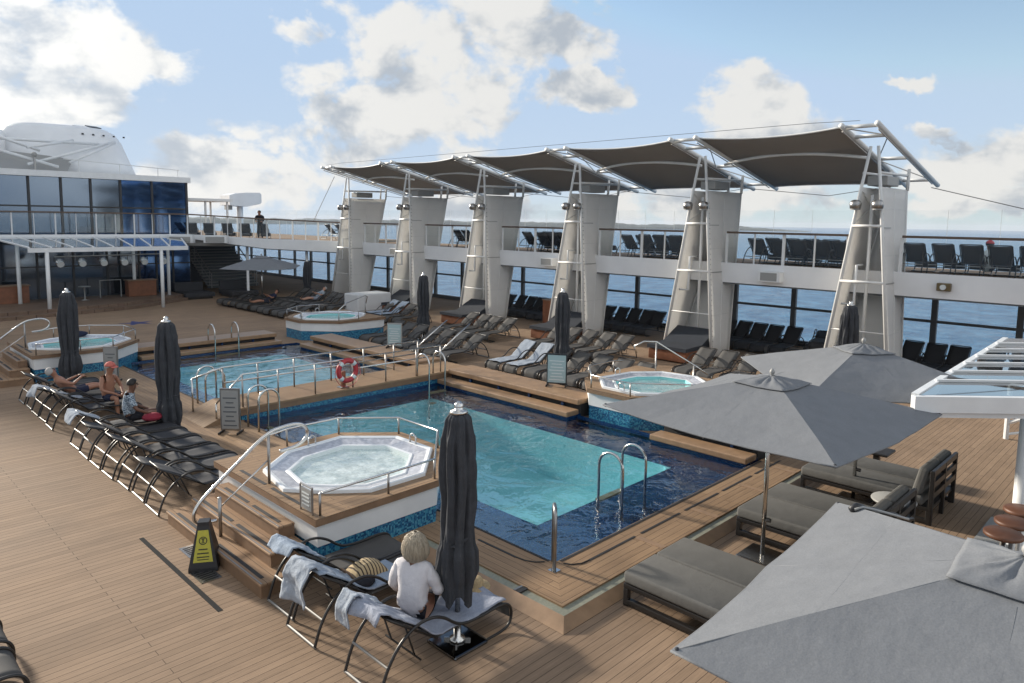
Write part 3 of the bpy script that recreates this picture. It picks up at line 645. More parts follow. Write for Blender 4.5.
# ================================================================== STARBOARD: pylons, sails, upper deck
YC = [34.77-5.5*k for k in range(6)]                     # farthest first
PX = 21.6
def leg_y(yc, s, z): return yc + s*(.96-.122*z)
PORD = ['farthest','second farthest','third farthest','third nearest','second nearest','nearest']
def px_(z): return PX+.078*z                              # the legs lean a little outboard
def pylon(i, yc):
    t = thing('shade_pylon', 'tapering white cloth covered pylon, %s of the six along the starboard side' % PORD[i], 'pylon', (PX+.8,yc,0), group='white pylons carrying the shade sails')
    for s in (1,-1):
        M().tube([(PX,leg_y(yc,s,0),0),(px_(5.4),leg_y(yc,s,5.4),5.4),(px_(6.88),yc+s*.10,6.88)], [.055,.048,.045], 8).build('leg', WHITEW, t, True)
        def pt(u, v):
            z = 5.72*v; xo = 22.75+1.75*v
            x = px_(z)+.02+(xo-px_(z)-.02)*u
            return (x, leg_y(yc,s,z)-s*.018*math.sin(PI*u), .08+z*.986)
        M().grid(pt, 6, 16).build('cloth_panel', PANEL, t, True, solid=.015)
        sm = M()
        for z in (1.5,3.75,5.1):
            v = (z-.08)/5.64; sm.tube([tuple(Vector(pt(k/6,v))+Vector((0,s*.010,0))) for k in range(7)],.009,5)
        for u in (.5,): sm.tube([tuple(Vector(pt(u,.02+.96*k/8))+Vector((0,s*.010,0))) for k in range(9)],.009,5)
        sm.build('panel_seams', WHITEW, t)
        M().tube([(22.75,leg_y(yc,s,0)-s*.01,.05),(24.5,leg_y(yc,s,5.72)-s*.01,5.72)],.035,8).build('outer_tube', WHITEW, t, True)
        m = M()
        for k in range(30):
            z = .3+k*.172; m.obox((px_(z)+.05,leg_y(yc,s,z)+s*.014,z),(.10,.022,.028))
        m.build('edge_lacing', GREYP, t)  # separate lacing pieces holding the cloth panel to the leg
        for z in (2.95,4.55):
            xo = 22.75+1.75*z/5.72
            m = M()
            for k in range(14):
                x = px_(z)+.1+(min(xo,22.65)-px_(z)-.1)*k/13
                m.obox((x,leg_y(yc,s,z)+s*.012,z),(.05,.02,.025))
            m.build('seam_toggles', STEELD, t)
        M().tube([(24.5,leg_y(yc,s,5.72),5.7),(24.55,leg_y(yc,s,5.72),6.36)],.05,8).build('rear_post', WHITEW, t, True)
        M().tube([(px_(6.1),leg_y(yc,s,5.72)-s*.03,6.12),(24.55,leg_y(yc,s,5.72)-s*.03,6.16)],.04,8).build('top_rail', WHITEW, t, True)
        M().tube([(20.78,yc+s*.47,7.36),(26.95,yc+s*.47,5.97)],.075,10).build('roof_beam', WHITEW, t, True)
        M().tube([(20.9,yc+s*.47,7.2),(26.3,yc+s*.47,5.98)],.018,6).build('tie_rod', STEELD, t, True)
        # floodlight pair sits on the inboard side
        c = (px_(5.2)-.16, yc+s*.30+.02, 5.22)
        L = M(); L.obox((px_(5.2)-.04,yc+s*.30,5.26),(.22,.05,.05)); L.build('lamp_bracket', BLACK, t)
        M().lathe([(.04,c[2]-.16),(.15,c[2]-.12),(.165,c[2]+.02),(.12,c[2]+.10),(.05,c[2]+.13)],c[0],c[1],14).build('floodlight', STEELD, t, True)
        fl_ = [o for o in t.children if o.name.startswith('floodlight')][-1]
        M().lathe([(.135,c[2]-.165),(.135,c[2]-.13)],c[0],c[1],14).build('lamp_lens', GREYP, fl_)
    def rp(u, v):
        z = 5.72*v; x = 22.75+1.75*v-.02; a_, b_ = leg_y(yc,1,z)-.05, leg_y(yc,-1,z)+.05
        return (x+.02*math.sin(PI*u), a_+(b_-a_)*u, .08+z*.986)
    M().grid(rp, 4, 12).build('rear_cloth', PANEL, t, True, solid=.012)
    for x,z in ((20.95,7.32),(21.74,7.13),(23.9,6.66),(26.3,6.12)):
        M().tube([(x,yc-.47,z),(x,yc+.47,z)],.055,8).build('cross_tube', WHITEW, t, True)
    for (x0,z0,s0,x1,z1) in ((21.0,7.3,1,21.7,7.12),(21.8,7.1,-1,23.85,6.65),(23.95,6.62,1,26.2,6.12)):
        M().tube([(x0,yc+s0*.44,z0),(x1,yc-s0*.44,z1)],.018,6).build('cross_brace', STEELD, t)
    for z in (2.98,4.6,1.55):
        M().tube([(px_(z)-.02,leg_y(yc,1,z),z),(px_(z)-.02,leg_y(yc,-1,z),z)],.04 if z>2 else .016,8).build('cross_bar', WHITEW, t, True)
    for z in (4.7,):
        M().tube([(px_(z)+.05,leg_y(yc,1,z)-.05,z),(24.2,leg_y(yc,1,5.6)-.05,5.6)],.02,6).build('inner_brace', WHITEW, t); M().tube([(px_(5.6)+.05,leg_y(yc,1,5.6)-.05,5.6),(24.1,leg_y(yc,1,z)-.05,z)],.02,6).build('inner_brace', WHITEW, t)
    M().tube([(21.9,leg_y(yc,1,2.3)-.12,2.3),(21.9,yc+.2,2.3),(21.9,yc+.2,3.45),(22.4,yc+.2,3.45)],.04,8).build('drain_pipe', WHITEW, t, True)
    M().tube([(22.3,yc+.02,0),(22.3,yc+.02,5.5)],.05,8).build('inner_pipe', WHITEW, t, True)
    M().rbox(22.55,yc-.28,5.78,23.6,yc+.28,6.06,.03).build('loudspeaker', GREYP, t)
    return t
for i, yc in enumerate(YC): pylon(i, yc)
SORD = ['farthest','second farthest','middle','second nearest','nearest']
for i in range(5):
    ya, yb = YC[i]-.44, YC[i+1]+.44
    t = thing('shade_sail','taut dark taupe shade sail, %s of the five between the pylons' % SORD[i], 'shade sail', (23.5,(ya+yb)/2,6.3), group='shade sails along the starboard side')
    zl = lambda x: 7.36-(x-20.8)*.2253
    def pt(u, v):
        k = 4*v*(1-v)
        x = (20.95+.2*k)*(1-u)+(26.75-1.6*k)*u
        return (x, ya+(yb-ya)*v, zl(x)+.02-k*(.07+.33*u))
    M().grid(pt, 12, 20).build('cloth', SAIL, t, True, solid=.012)
    M().tube([(lambda p:(p[0],p[1],p[2]-.07+.28*4*(j/16)*(1-j/16)-.22))(pt(.33,j/16)) for j in range(17)],.05,8).build('arched_spreader', WHITEW, t, True)
    M().tube([(lambda p:(p[0],p[1],p[2]))(pt(0,j/16)) for j in range(17)],.028,6).build('edge_cable', WHITEW, t, True)
    M().tube([(lambda p:(p[0],p[1],p[2]))(pt(1,j/16)) for j in range(17)],.028,6).build('edge_cable', WHITEW, t, True)
t = tag(M().tube([(20.85,YC[0],7.46)]+[(20.85,(YC[0]+(YC[5]-YC[0])*k/20),7.50) for k in range(1,20)]+[(20.85,YC[5],7.46)],.008,5).build('ridge_cable', STEELD, None, origin=(20.85,20,7.4)),'thin steel cable strung along the inboard tips of the shade sails','cable')
tag(M().tube([(26.9,YC[5]-.3,5.9),(26.6,.9,4.25)],.015,5).build('stay_cable', STEELD, None, origin=(26.6,.9,4.25)),'taut stay cable running down from the nearest sail frame to the railing','cable')
tag(M().tube([(21.5,YC[0]+.3,6.9),(22.7,39.5,4.4)],.015,5).build('stay_cable', STEELD, None, origin=(22.7,39.5,4.4)),'taut stay cable running down from the farthest sail frame','cable')
for i in range(6):
    y = YC[i]
    if i<5: tag(M().tube([(24.5,y-.3,5.9),(26.3,y-2.7,5.65),(26.5,y-5.0,6.0)],.012,5).build('stay_cable', STEELD, None, origin=(24.5,y,5.9)),'thin bracing cable under the %s shade sail' % SORD[i],'cable')

# upper deck: edge polyline with (x, y, z bottom, z curb, z rail)
EDGE = [(22.7,-8,2.58,3.27,4.32),(22.7,36.2,2.62,3.28,4.38),(19.2,38.65,2.82,3.38,4.53),(15.7,41,3.36,3.6,4.74),(-8,41,3.36,3.6,4.72)]
def epos(i, u): a, b_ = EDGE[i], EDGE[i+1]; return tuple(a[k]+(b_[k]-a[k])*u for k in range(5))
OUT = [(.13,0),(.13,.0),(.09,.11),(.05,.13),(0,.13)]
m = M()
rows = [[(x,y,b_) for x,y,b_,c,r in EDGE],[(x,y,c) for x,y,b_,c,r in EDGE],[(x+o[0],y+o[1],c) for (x,y,b_,c,r),o in zip(EDGE,OUT)],[(x+o[0],y+o[1],b_) for (x,y,b_,c,r),o in zip(EDGE,OUT)],[(x,y,b_) for x,y,b_,c,r in EDGE]]
for q in range(4):
    for i in range(4): m.add([rows[q][i],rows[q][i+1],rows[q+1][i+1],rows[q+1][i]],[(0,1,2,3)])
struct(m.build('upper_deck_fascia', FASC))
m = M(); m.prism([(22.835,-8),(27.35,-8),(27.35,36.3),(22.835,36.3)],2.75,3.2); m.prism([(22.83,36.3),(27.35,36.3),(27.35,75),(15.75,75),(15.75,41.12),(19.3,38.76)],2.95,3.3); m.box(-8,41.14,3.38,15.74,43.3,3.55)
struct(m.build('upper_deck_slab', SOFF))
m = M(); m.box(22.84,-8,3.2,27.3,36.28,3.205); m.prism([(22.84,36.3),(27.3,36.3),(27.3,74),(15.8,74),(15.8,41.2),(19.3,38.8)],3.3,3.305)
struct(m.build('upper_deck_floor', DECK))
# dark drip line below the fascia
m = M()
for i in range(4):
    a, b_ = EDGE[i], EDGE[i+1]; o, o2 = OUT[i], OUT[i+1]
    m.add([(a[0]+.03,a[1]+.0,a[2]-.05),(b_[0]+.03,b_[1],b_[2]-.05),(b_[0]+.03,b_[1],b_[2]-.002),(a[0]+.03,a[1],a[2]-.002)],[(0,1,2,3)])
    m.add([(a[0]+.03,a[1]+.0,a[2]-.05),(b_[0]+.03,b_[1],b_[2]-.05),(b_[0]+o2[0]+.3,b_[1]+o2[1],b_[2]-.05),(a[0]+o[0]+.3,a[1]+o[1],a[2]-.05)],[(0,1,2,3)])
struct(m.build('fascia_drip_edge', FRAMEG))
def deck_rail(label, segs, posts, thick):
    p = segs[0]
    t = thing('deck_railing', label, 'railing', (p[0],p[1],p[3]))
    H_ = [(x,y,r-.03) for x,y,b_,c,r in segs]
    M().loft([[(x+dx,y,z+dz) for dx,dz in ((-.055,-.04),(.055,-.04),(.055,.03),(-.055,.03))] for x,y,z in H_] if abs(segs[0][0]-segs[-1][0])<.01 else [[(x,y+dx,z+dz) for dx,dz in ((-.055,-.04),(.055,-.04),(.055,.03),(-.055,.03))] for x,y,z in H_],True).build('handrail', RAILW, t)
    ps = [(posts(k)) for k in range(thick[0])]
    for k,(x,y,b_,c,r) in enumerate(ps):
        w_ = .045 if (k%2==0) else .024
        M().box(x-w_*.6+.06,y-w_+.03,c,x+w_*.6+.06,y+w_+.03,r-.075).build('post', WHITE, t)
    for a, b2 in zip(ps, ps[1:]):
        gx = .075
        M().add([(a[0]+gx,a[1]+.05,a[3]+.06),(b2[0]+gx,b2[1]+.05,b2[3]+.06),(b2[0]+gx,b2[1]+.05,b2[4]-.1),(a[0]+gx,a[1]+.05,a[4]-.1)],[(0,1,2,3)]).build('glass_panel', GLASS, t)
# starboard bays between pylons
def bay(y0, y1, label):
    a = lambda y: (22.7,y)+tuple(epos(0,(y+8)/44.2)[2:])
    deck_rail(label,[a(y0),a((y0+y1)/2),a(y1)], lambda k: a(y0+(y1-y0)*k/4), (5,))
bay(YC[5]-.75,-7.9,'dark topped glass railing of the upper deck right of the nearest pylon')
for i in range(5): bay(YC[i]-.75, YC[i+1]+.75, 'dark topped glass railing of the upper deck under the %s shade sail' % SORD[i])
deck_rail('dark topped glass railing slanting from the farthest pylon to the glass building',[epos(1,0),epos(1,1),epos(2,1)], lambda k: epos(1,k/6) if k<=6 else epos(2,(k-6)/6), (13,))
deck_rail('dark topped glass railing on white posts in front of the blue windows',[epos(3,0),epos(3,.5),epos(3,1)], lambda k: epos(3,(k*.905+.95)/23.7), (25,))

# outer wind screen of the upper deck
t = thing('wind_screen','tall clear glass wind screen along the outer edge of the starboard upper deck','glass screen',(27.3,20,3.2))
for k in range(40):
    y = -4+k*1.5
    M().box(27.286,y-.005,3.2,27.296,y+.005,5.17).build('post', SIGNW, t)
    M().add([(27.29,y+.015,3.25),(27.29,y+1.485,3.25),(27.29,y+1.485,5.15),(27.29,y+.015,5.15)],[(0,1,2,3)]).build('pane', GLASSW, t)
# lower window wall
t = thing('window_wall','row of tall lower deck windows with dark frames looking out on the sea','window wall',(27,20,0))
for k in range(30):
    y = -3.0+k*2.4
    M().box(26.93,y-.09,.2,27.07,y+.09,2.75).build('mullion', FRAMEG, t)
    M().add([(27,y+.1,.3),(27,y+2.3,.3),(27,y+2.3,2.74),(27,y+.1,2.74)],[(0,1,2,3)]).build('pane', GLASSW, t)
M().box(26.95,-8,1.38,27.05,70,1.47).build('mid_rail', FRAMEG, t)
M().box(26.9,-8,0,27.1,70,.2).build('sill', FRAMEG, t)
# fittings on the fascia
def onfascia(name, label, cat, y, z, w_, h_, d, mat, extra=None, grp=None):
    t = thing(name, label, cat, (22.7,y,z), group=grp)
    M().rbox(22.7-d,y-w_/2,z-h_/2,22.698,y+w_/2,z+h_/2,.015).build('body', mat, t)
    if extra: extra(t, y, z)
    return t
def grille(t,y,z):
    M().box(22.395,y-.28,z-.13,22.401,y+.28,z+.13).build('grille', GREYP, t)
for y,l in ((10.35,'nearest'),(20.1,'middle'),(30.9,'farthest')):
    onfascia('wall_loudspeaker','white boxed loudspeaker on the upper deck fascia, %s of three' % l,'loudspeaker',y,2.9,.75,.34,.3,WHITE,grille,'loudspeakers on the fascia')
def lens(t,y,z): M().tube([(22.52,y,z),(22.47,y,z)],.075,14).build('lens', SIGNW, t)
onfascia('bulkhead_lamp','small dark brass square lamp on the fascia right of the nearest pylon','lamp',7.45+-2.1,2.93,.34,.22,.17,pr('dark_brass',(.16,.12,.06),.4,.6),lens)
onfascia('bulkhead_lamp','small dark square lamp on the fascia left of the third nearest pylon','lamp',19.2,2.95,.34,.22,.17,MAT['dark_brass'],lens)
onfascia('junction_box','dark louvred box on the fascia beside the farthest pylon','vent box',36.0,2.95,.7,.2,.12,BLACK)

# supporting columns under the slanting deck edge
for x,y,l in ((18.6,39.8,'slim white column beside the foot of the stairs'),(21.3,37.9,'slim white column behind the far open umbrella')):
    t = thing('deck_column',l,'column',(x,y,0)); M().lathe([(.11,0),(.11,.08),(.075,.1),(.075,2.95)],x,y,12).build('shaft', WHITE, t, True)

# ------------------------------------------------------------------ stairs to the upper deck
t = thing('deck_stairs','wide pale stairs with two handrails rising to the upper deck','stairs',(20.4,46,0))
for k in range(17):
    M().box(18.9,46+k*.29,.18*k,22.2,46.3+k*.29,.18*(k+1)-.02).build('riser', FRAMEG, t)
    M().box(18.88,45.98+k*.29,.18*(k+1)-.019,22.22,46.30+k*.29,.18*(k+1)+.012).build('tread', GREYP, t)
for x in (18.95,21.95):
    M().tube([(x,45.7,.0),(x,45.7,.95),(x,51.0,4.15)],.035,8).build('handrail', BARM, t)
    M().tube([(x,45.9,.55),(x,51.0,3.65)],.02,8).build('mid_rail', BARM, t)
    for k in range(5): M().tube([(x,46+k*1.16,.18+k*.72),(x,46+k*1.16,1.15+k*.7)],.02,6).build('baluster', BARM, t)
t = thing('stair_bulkhead','dark blue grey wall behind the stairs','wall',(20,52,0)); M().box(16.75,51.6,0,23.2,51.8,2.94).build('wall', pr('bulkhead_blue',(.03,.04,.06),.5), t)

# ------------------------------------------------------------------ forward glass building
t = thing('glass_building','forward deckhouse with a band of dark blue windows under a white roof edge','building',(6,43.5,0))
MX = [-7.6,-6.1,-4.6,-3.1,-1.6,-.1,1.4,2.9,4.4,5.9,7.38,8.83,10.28,11.67,13.14,14.78,16.7]
for a, b_ in zip(MX, MX[1:]):
    bl = a>12.5
    w_ = M().add([(a+.06,43.5,5.05),(b_-.06,43.5,5.05),(b_-.06,43.5,6.52),(a+.06,43.5,6.52)],[(0,1,2,3)]); w_.add([(a+.06,43.5,3.6),(b_-.06,43.5,3.6),(b_-.06,43.5,4.97),(a+.06,43.5,4.97)],[(0,1,2,3)])
    w_.build('window', FACADE if bl else FACADEG, t)
    M().box(a-.055,43.42,3.56,a+.055,43.6,6.53).build('mullion', FRAMED, t)
M().box(-8,43.44,4.97,16.74,43.6,5.05).build('transom', FRAMED, t)
M().box(16.64,43.42,3.3,16.76,43.6,6.53).build('corner_post', FRAMED, t)
M().box(-8,43.2,6.53,16.86,62,6.84).build('roof', WHITE, t)
M().box(-8,43.62,3.3,16.7,61.8,6.52).build('core_wall', FACADE, t)
for k in range(5): M().box(16.705,44.0+k*3.4,3.5,16.73,47.2+k*3.4,6.4).build('side_window', FACADE, t)
m = M()
LX = [-8,-6,-4,-2,0,2,4,5.6,7.2,8.8,10.4,12.0,13.6,14.5,15.4,16.4]
for a, b_ in zip(LX, LX[1:]):
    bl = a>13.5
    M().add([(a+.05,42.4,.32),(b_-.05,42.4,.32),(b_-.05,42.4,3.36),(a+.05,42.4,3.36)],[(0,1,2,3)]).build('lower_window', FACADE if bl else FACADEG, t)
    M().box(a-.05,42.34,.3,a+.05,42.5,3.37).build('lower_mullion', FRAMED, t)
M().box(-8,42.5,0,16.45,43.3,3.37).build('lower_wall', FRAMED, t); M().box(-8,42.36,.0,16.45,42.5,.32).build('plinth', FRAMED, t)
M().box(-8,42.33,1.9,16.4,42.42,1.96).build('lower_transom', FRAMED, t)
M().tube([(10.5,43.6,7.5),(16.4,43.6,7.25)],.02,6).build('roof_rail', WHITEW, t)
for x in (11.2,13.2,15.2,16.3): M().tube([(x,43.6,6.84),(x,43.6,7.48-(x-10.5)*.042)],.02,6).build('roof_rail_post', WHITEW, t)
# sculpted white dome on its roof with the skylight struts
t = thing('roof_dome','sculpted white dome with flat top on the deckhouse roof','dome',(9,51,6.84))
def ring_(rx, ry, z, dx=0, n=40):
    o = []
    for k in range(n):
        a = 2*PI*k/n; c_, s_ = math.cos(a), math.sin(a); e_ = .62
        o.append((11.7+dx+rx*abs(c_)**e_*(1 if c_>0 else -1), 51+ry*abs(s_)**e_*(1 if s_>0 else -1), z))
    return o
M().loft([ring_(4.05,5.2,6.84),ring_(3.8,5.0,7.5),ring_(3.3,4.7,8.9,-.05),ring_(3.05,4.5,9.35,-.1),ring_(2.7,4.1,9.6,-.15),ring_(2.2,3.6,9.68,-.2)],True).build('shell', FASC, t, True)
for k in range(5): M().lathe([(.06,9.12),(.06,9.2)],12.2+k*.55,46.4+k*.05,10).build('port_light', FRAMED, t)
t = thing('roof_block','low white roof block left of the dome','roof block',(5,50,6.84)); M().rbox(-2,46.6,6.84,8.6,54,9.15,.35).build('block', FASC, t, True)
t = thing('skylight_frame','white strut frame over the skylight in front of the dome','skylight',(8,44.6,6.84))
M().add([(3,44.2,6.9),(10.8,44.2,6.9),(11.6,46.1,7.7),(3,46.1,8.3)],[(0,1,2,3)]).build('glazing', GREYP, t)
for a, b_ in (((4.5,44.0,8.3),(12.9,46.0,8.6)),((9.0,44.1,7.15),(13.6,45.9,8.75)),((10.9,44.1,7.35),(13.7,45.9,8.75)),((7.6,44.0,8.5),(9.6,44.2,7.9)),((6.2,44.0,8.2),(10.4,44.2,7.1)),((9.0,44.0,8.0),(11.6,46,8.7))):
    M().tube([a,b_],.075,8).build('strut', WHITE, t, True)
M().tube([(9.3,44.05,6.84),(9.3,44.05,7.6)],.05,8).build('strut_post', STEELD, t); M().ball((9.3,44.05,7.65),.14,10).build('hub', GREYP, t)
for x,y,l in ((12.8,49.0,'flat dark device on the dome top'),(13.3,48.4,'tilted dark panel at the right end of the dome top')):
    t = thing('roof_panel',l,'roof panel',(x,y,9.66)); M().obox((x,y,9.8),(.7,.5,.05),.3,.25).build('panel', FRAMED, t); M().box(x-.05,y-.05,9.6,x+.05,y+.05,9.8).build('stand', FRAMED, t)
# small white pavilion and deck house boxes right of the building
t = thing('small_pavilion','small white flat roofed pavilion just right of the blue windows','pavilion',(18.8,46.5,3.3))
M().box(16.9,45.5,5.55,20.4,48.5,5.72).build('roof', WHITE, t)
for x,y in ((17.2,45.7),(18.7,45.7),(20.1,45.7),(20.1,48.3)): M().box(x-.05,y-.05,3.3,x+.05,y+.05,5.55).build('post', WHITE, t)
for (x,y,w_,l) in ((15.2,40.5,1.3,'left of two white equipment boxes on the deck edge by the building corner'),(16.8,39.75,1.2,'right of two white equipment boxes on the deck edge by the building corner')):
    t = thing('equipment_box',l,'equipment box',(x,y,3.3)); M().obox((x,y,3.35),(w_,.6,.42),-.6).build('casing', WHITE, t); M().obox((x-.17,y-.25,3.33),(w_*.8,.1,.3),-.6).build('grille', GREYP, t)
t = thing('antenna_pod','rounded white pod on a single post above the upper deck railing','antenna pod',(28.6,62,3.3))
M().lathe([(.28,3.3),(.26,5.5)],28.4,62,12).build('post', FASC, t)
m = M(); m.loft([[(x,62+dy,z) for dy,z in ((-1,zl_),(1,zl_),(1,zh),(-1,zh))] for x,zl_,zh in ((27.05,5.6,6.45),(27.6,5.55,6.62),(28.6,5.5,6.72),(29.8,5.75,6.75),(29.95,5.9,6.6))],True); m.build('pod', FASC, t)
M().box(27.1,61.5,5.2,27.5,62.2,5.6).build('bracket', GREYP, t)

# ------------------------------------------------------------------ stage and its glass canopy
def stage_poly(g):
    pts = [(-8,42.3)]
    for k in range(13):
        u = k/12; x = -6+21.3*u; pts.append((x, 39.2+g-2.1*math.sin(PI*min(1,u*.9+.1))**1 + (0 if u<.85 else (u-.85)*9)))
    return pts+[(15.6,42.3)]
struct(M().prism(stage_poly(-.45),0,.15).build('stage_lower_step', planks('stage_planks',(.20,.14,.10),(.17,.115,.085))))
struct(M().prism(stage_poly(0),.15,.30).build('stage_floor', MAT['stage_planks']))
t = thing('glass_canopy','sloping glass canopy on white columns over the stage','canopy',(11,37.7,0))
M().box(7.5,37.62,2.88,14.45,37.78,3.08).build('front_beam', WHITE, t)
M().box(6.6,40.75,3.3,15.3,40.9,3.42).build('rear_beam', WHITE, t)
for k in range(9):
    u = k/8; M().tube([(7.55+6.85*u,37.7,3.09),(6.65+8.6*u,40.82,3.46)],.05,6).build('rafter', WHITE, t)
M().add([(7.55,37.7,3.10),(14.4,37.7,3.10),(15.25,40.82,3.47),(6.65,40.82,3.47)],[(0,1,2,3)]).build('glazing', GLASSR, t)
for x,y in ((8.22,37.7),(13.15,37.7),(7.65,40.6),(14.5,40.6),(5.4,40.9),(12.95,41.2)): M().lathe([(.085,.0),(.085,2.9 if y<38 else 3.35)],x,y,12).build('column', WHITE, t, True)
M().tube([(8.7,38.6,2.62),(13.6,38.6,2.66)],.03,8).build('light_bar', GREYP, t)
for k in range(5): M().tube([(9.3+k*1.05,38.6,2.64),(9.3+k*1.05,38.6,3.2)],.02,6).build('hanger', GREYP, t)
LORD = ['leftmost','second from left','third from left','third from right','second from right','rightmost']
for k in range(6):
    x = 8.9+k*.92; t = thing('stage_light','round chrome stage lamp under the glass canopy, %s of six' % LORD[k],'stage lamp',(x,38.6,2.4),group='stage lamps under the canopy')
    M().ball((x,38.55,2.36),.19,12).build('housing', STEEL, t, True); M().tube([(x,38.42,2.30),(x,38.34,2.26)],.15,12).build('lens', SIGNW, t); M().tube([(x-.2,38.6,2.4),(x-.2,38.6,2.62),(x+.2,38.6,2.62),(x+.2,38.6,2.4)],.02,6).build('yoke', BLACK, t)
for x0,x1,l in ((6.0,8.1,'brown wooden bar counter at the left edge of the stage'),(12.55,13.95,'brown wooden bar counter at the right side of the stage')):
    t = thing('bar_counter',l,'counter',((x0+x1)/2,41,.3)); M().rbox(x0,40.9,.3,x1,41.5,1.12,.02).build('body', REDW, t); M().rbox(x0-.05,40.85,1.12,x1+.05,41.55,1.18,.015).build('top', TRIMD, t)
t = thing('metal_arch','thin steel frame standing on the stage before the dark windows','frame',(11.9,41.3,.3)); M().tube([(11.3,41.3,.3),(11.3,41.3,1.2),(12.3,41.3,1.2),(12.3,41.3,.3)],.03,8).build('frame', GREYP, t)
t = thing('stage_table','small white high table on the stage','table',(10.4,40.6,.3)); M().lathe([(.2,.3),(.03,.34),(.03,.95),(.28,.97),(.28,1.0)],10.4,40.6,14).build('table', GREYP, t, True)

# ================================================================== SUN LOUNGERS
SIDE = [(0.020,0.020),(0.100,0.260),(0.250,0.470),(0.450,0.590),(0.660,0.600),(0.836,0.520),(0.962,0.410),(1.088,0.345),(1.340,0.330),(1.610,0.345),(1.736,0.325),(1.808,0.250),(1.817,0.140),(1.772,0.050),(1.646,0.020),(1.430,0.020)]
def lounger_proto(sling, ang, wood=False):
    t = thing('sun_lounger','grey sun lounger','sun lounger',(0,0,0),0,None,True)
    a = math.radians(ang); c, s = math.cos(a), math.sin(a)
    for y in (-.30,.30):
        M().tube([(p.x,y,p.y) for p in smooth_pts([(x,z,0) for x,z in SIDE],2)],.017,7).build('side_rail', BLACK, t, True)
    M().tube([(.02,-.31,.02),(.02,.31,.02)],.016,7).build('base_bar', BARM, t)
    M().tube([(.115,-.30,.29),(.115,.30,.29)],.014,7).build('cross_bar', BARM, t)
    M().tube([(1.43,-.30,.02),(1.43,.30,.02)],.014,7).build('foot_bar', BLACK, t)
    S = smooth_pts([(.72,.325,0),(.935,.335,0),(1.34,.322,0),(1.61,.338,0),(1.736,.315,0),(1.80,.245,0),(1.81,.13,0)],2)
    def seat(u, v):
        k = u*(len(S)-1); i = min(int(k),len(S)-2); p = S[i].lerp(S[i+1],k-i)
        return (p.x, -.275+.55*v, p.y-.012*4*v*(1-v))
    o = M().grid(seat,22,4).build('seat_sling', sling, t, True, solid=.008)
    M().tube([(.74,-.285,.33),(.74-.72*c,-.285,.33+.72*s),(.74-.75*c,-.25,.33+.75*s),(.74-.75*c,.25,.33+.75*s),(.74-.72*c,.285,.33+.72*s),(.74,.285,.33)],.014,7).build('back_frame', BLACK, t, True)
    def back(u, v): d=.02+.71*u; k=.02*4*u*(1-u); return (.74-d*c+k*s, -.27+.54*v, .33+d*s+k*c-.01*4*v*(1-v))
    M().grid(back,8,4).build('back_sling', sling, t, True, solid=.008)
    M().tube([(.74-.42*c,-.2,.33+.42*s-.02),(.52,-.2,.20),(.52,.2,.20),(.74-.42*c,.2,.33+.42*s-.02)],.011,6).build('prop', BLACK, t, True)
    M().tube([(.52,-.30,.20),(.52,.30,.20)],.011,6).build('prop_bar', BLACK, t)
    return t
PROTO = {}
def lounger(kind, x, y, rz, label, group, z=0):
    if kind not in PROTO:
        PROTO[kind] = [lounger_proto(*{'mid':(SLING,36),'low':(SLING,22),'up':(SLINGD,50),'dark':(SLINGD,42),'flat':(SLINGD,12),'port':(SLINGD,31),'porta':(SLINGD,24),'portb':(SLINGD,37)}[kind]), False]
    p = PROTO[kind]; o = place(p[0], p[1], (x,y,z), rz, label, group); p[1] = True
    return o
J = lambda a: random.uniform(-a,a)
G = 'sun loungers in a row along the port side of the pools'
L7 = [lounger(('port','porta','portb','port','portb','porta','port')[i],3.72+J(.04),11.52+.715*i,J(.03),'%s black framed lounger from the near hot tub in the port row' % ORD[i].capitalize(),G) for i in range(7)]
L5 = [lounger(('portb','port','porta','portb','port')[i],3.72+J(.04),17.66+.72*i,J(.03),'%s black framed lounger beyond the gap in the port row' % ORD[i].capitalize(),G) for i in range(5)]
lounger('mid',3.76,7.47,0,'lounger pushed against the near hot tub wall with a pale towel over its head',G+' near')
lounger('mid',3.66,6.82,0,'lounger with a long towel hanging from its back and a striped bag on its seat',G+' near')
lounger('mid',3.67,5.64,0,'lounger the blond woman in white sits on, beside the closed umbrella',G+' near')
lounger('low',-.48,8.66,0,'upper of two lounger ends cut off by the lower left edge of the picture','loungers cut by the picture edge')
lounger('low',-.50,7.92,0,'lower of two lounger ends cut off by the lower left edge of the picture','loungers cut by the picture edge')
G = 'grey loungers facing the near pool on the starboard side'
for i,y in enumerate((15.35,14.6)):
    lounger('mid',16.6,y,PI+J(.03),('far' if i==0 else 'near')+' one of the two loungers laid with pale striped towels',G)
for i,y in enumerate((13.85,13.1,12.35,11.6,10.85)):
    lounger('mid',16.6+J(.06),y,PI+J(.04),'%s bare grey lounger on the near side of the towelled pair' % ORD[i].capitalize(),G)
for i in range(7):
    lounger('mid',16.35+J(.06),17.45+.74*i,PI+J(.04),'%s grey lounger from the towelled pair along the far pool side' % ORD[i].capitalize(),G)
G = 'grey loungers in the second row among the pylons'
for (y0,n,nm_) in ((8.75,4,'the two nearest pylons'),(14.1,5,'the second and third nearest pylons'),(19.6,4,'the third and fourth nearest pylons'),(25.1,4,'the second and third farthest pylons')):
    for i in range(n):
        lounger('mid',20.1+J(.08),y0+.74*i,PI+J(.05),'%s nearest lounger of the second row between %s' % (ORD[i].capitalize(),nm_),G)
G = 'loungers crowded by the far open umbrella'
for i in range(10): lounger('low',17.35+J(.05),30.0+.73*i,PI+J(.05),'%s front row lounger by the far open umbrella, from the corner tub' % ORD[i].capitalize(),G)
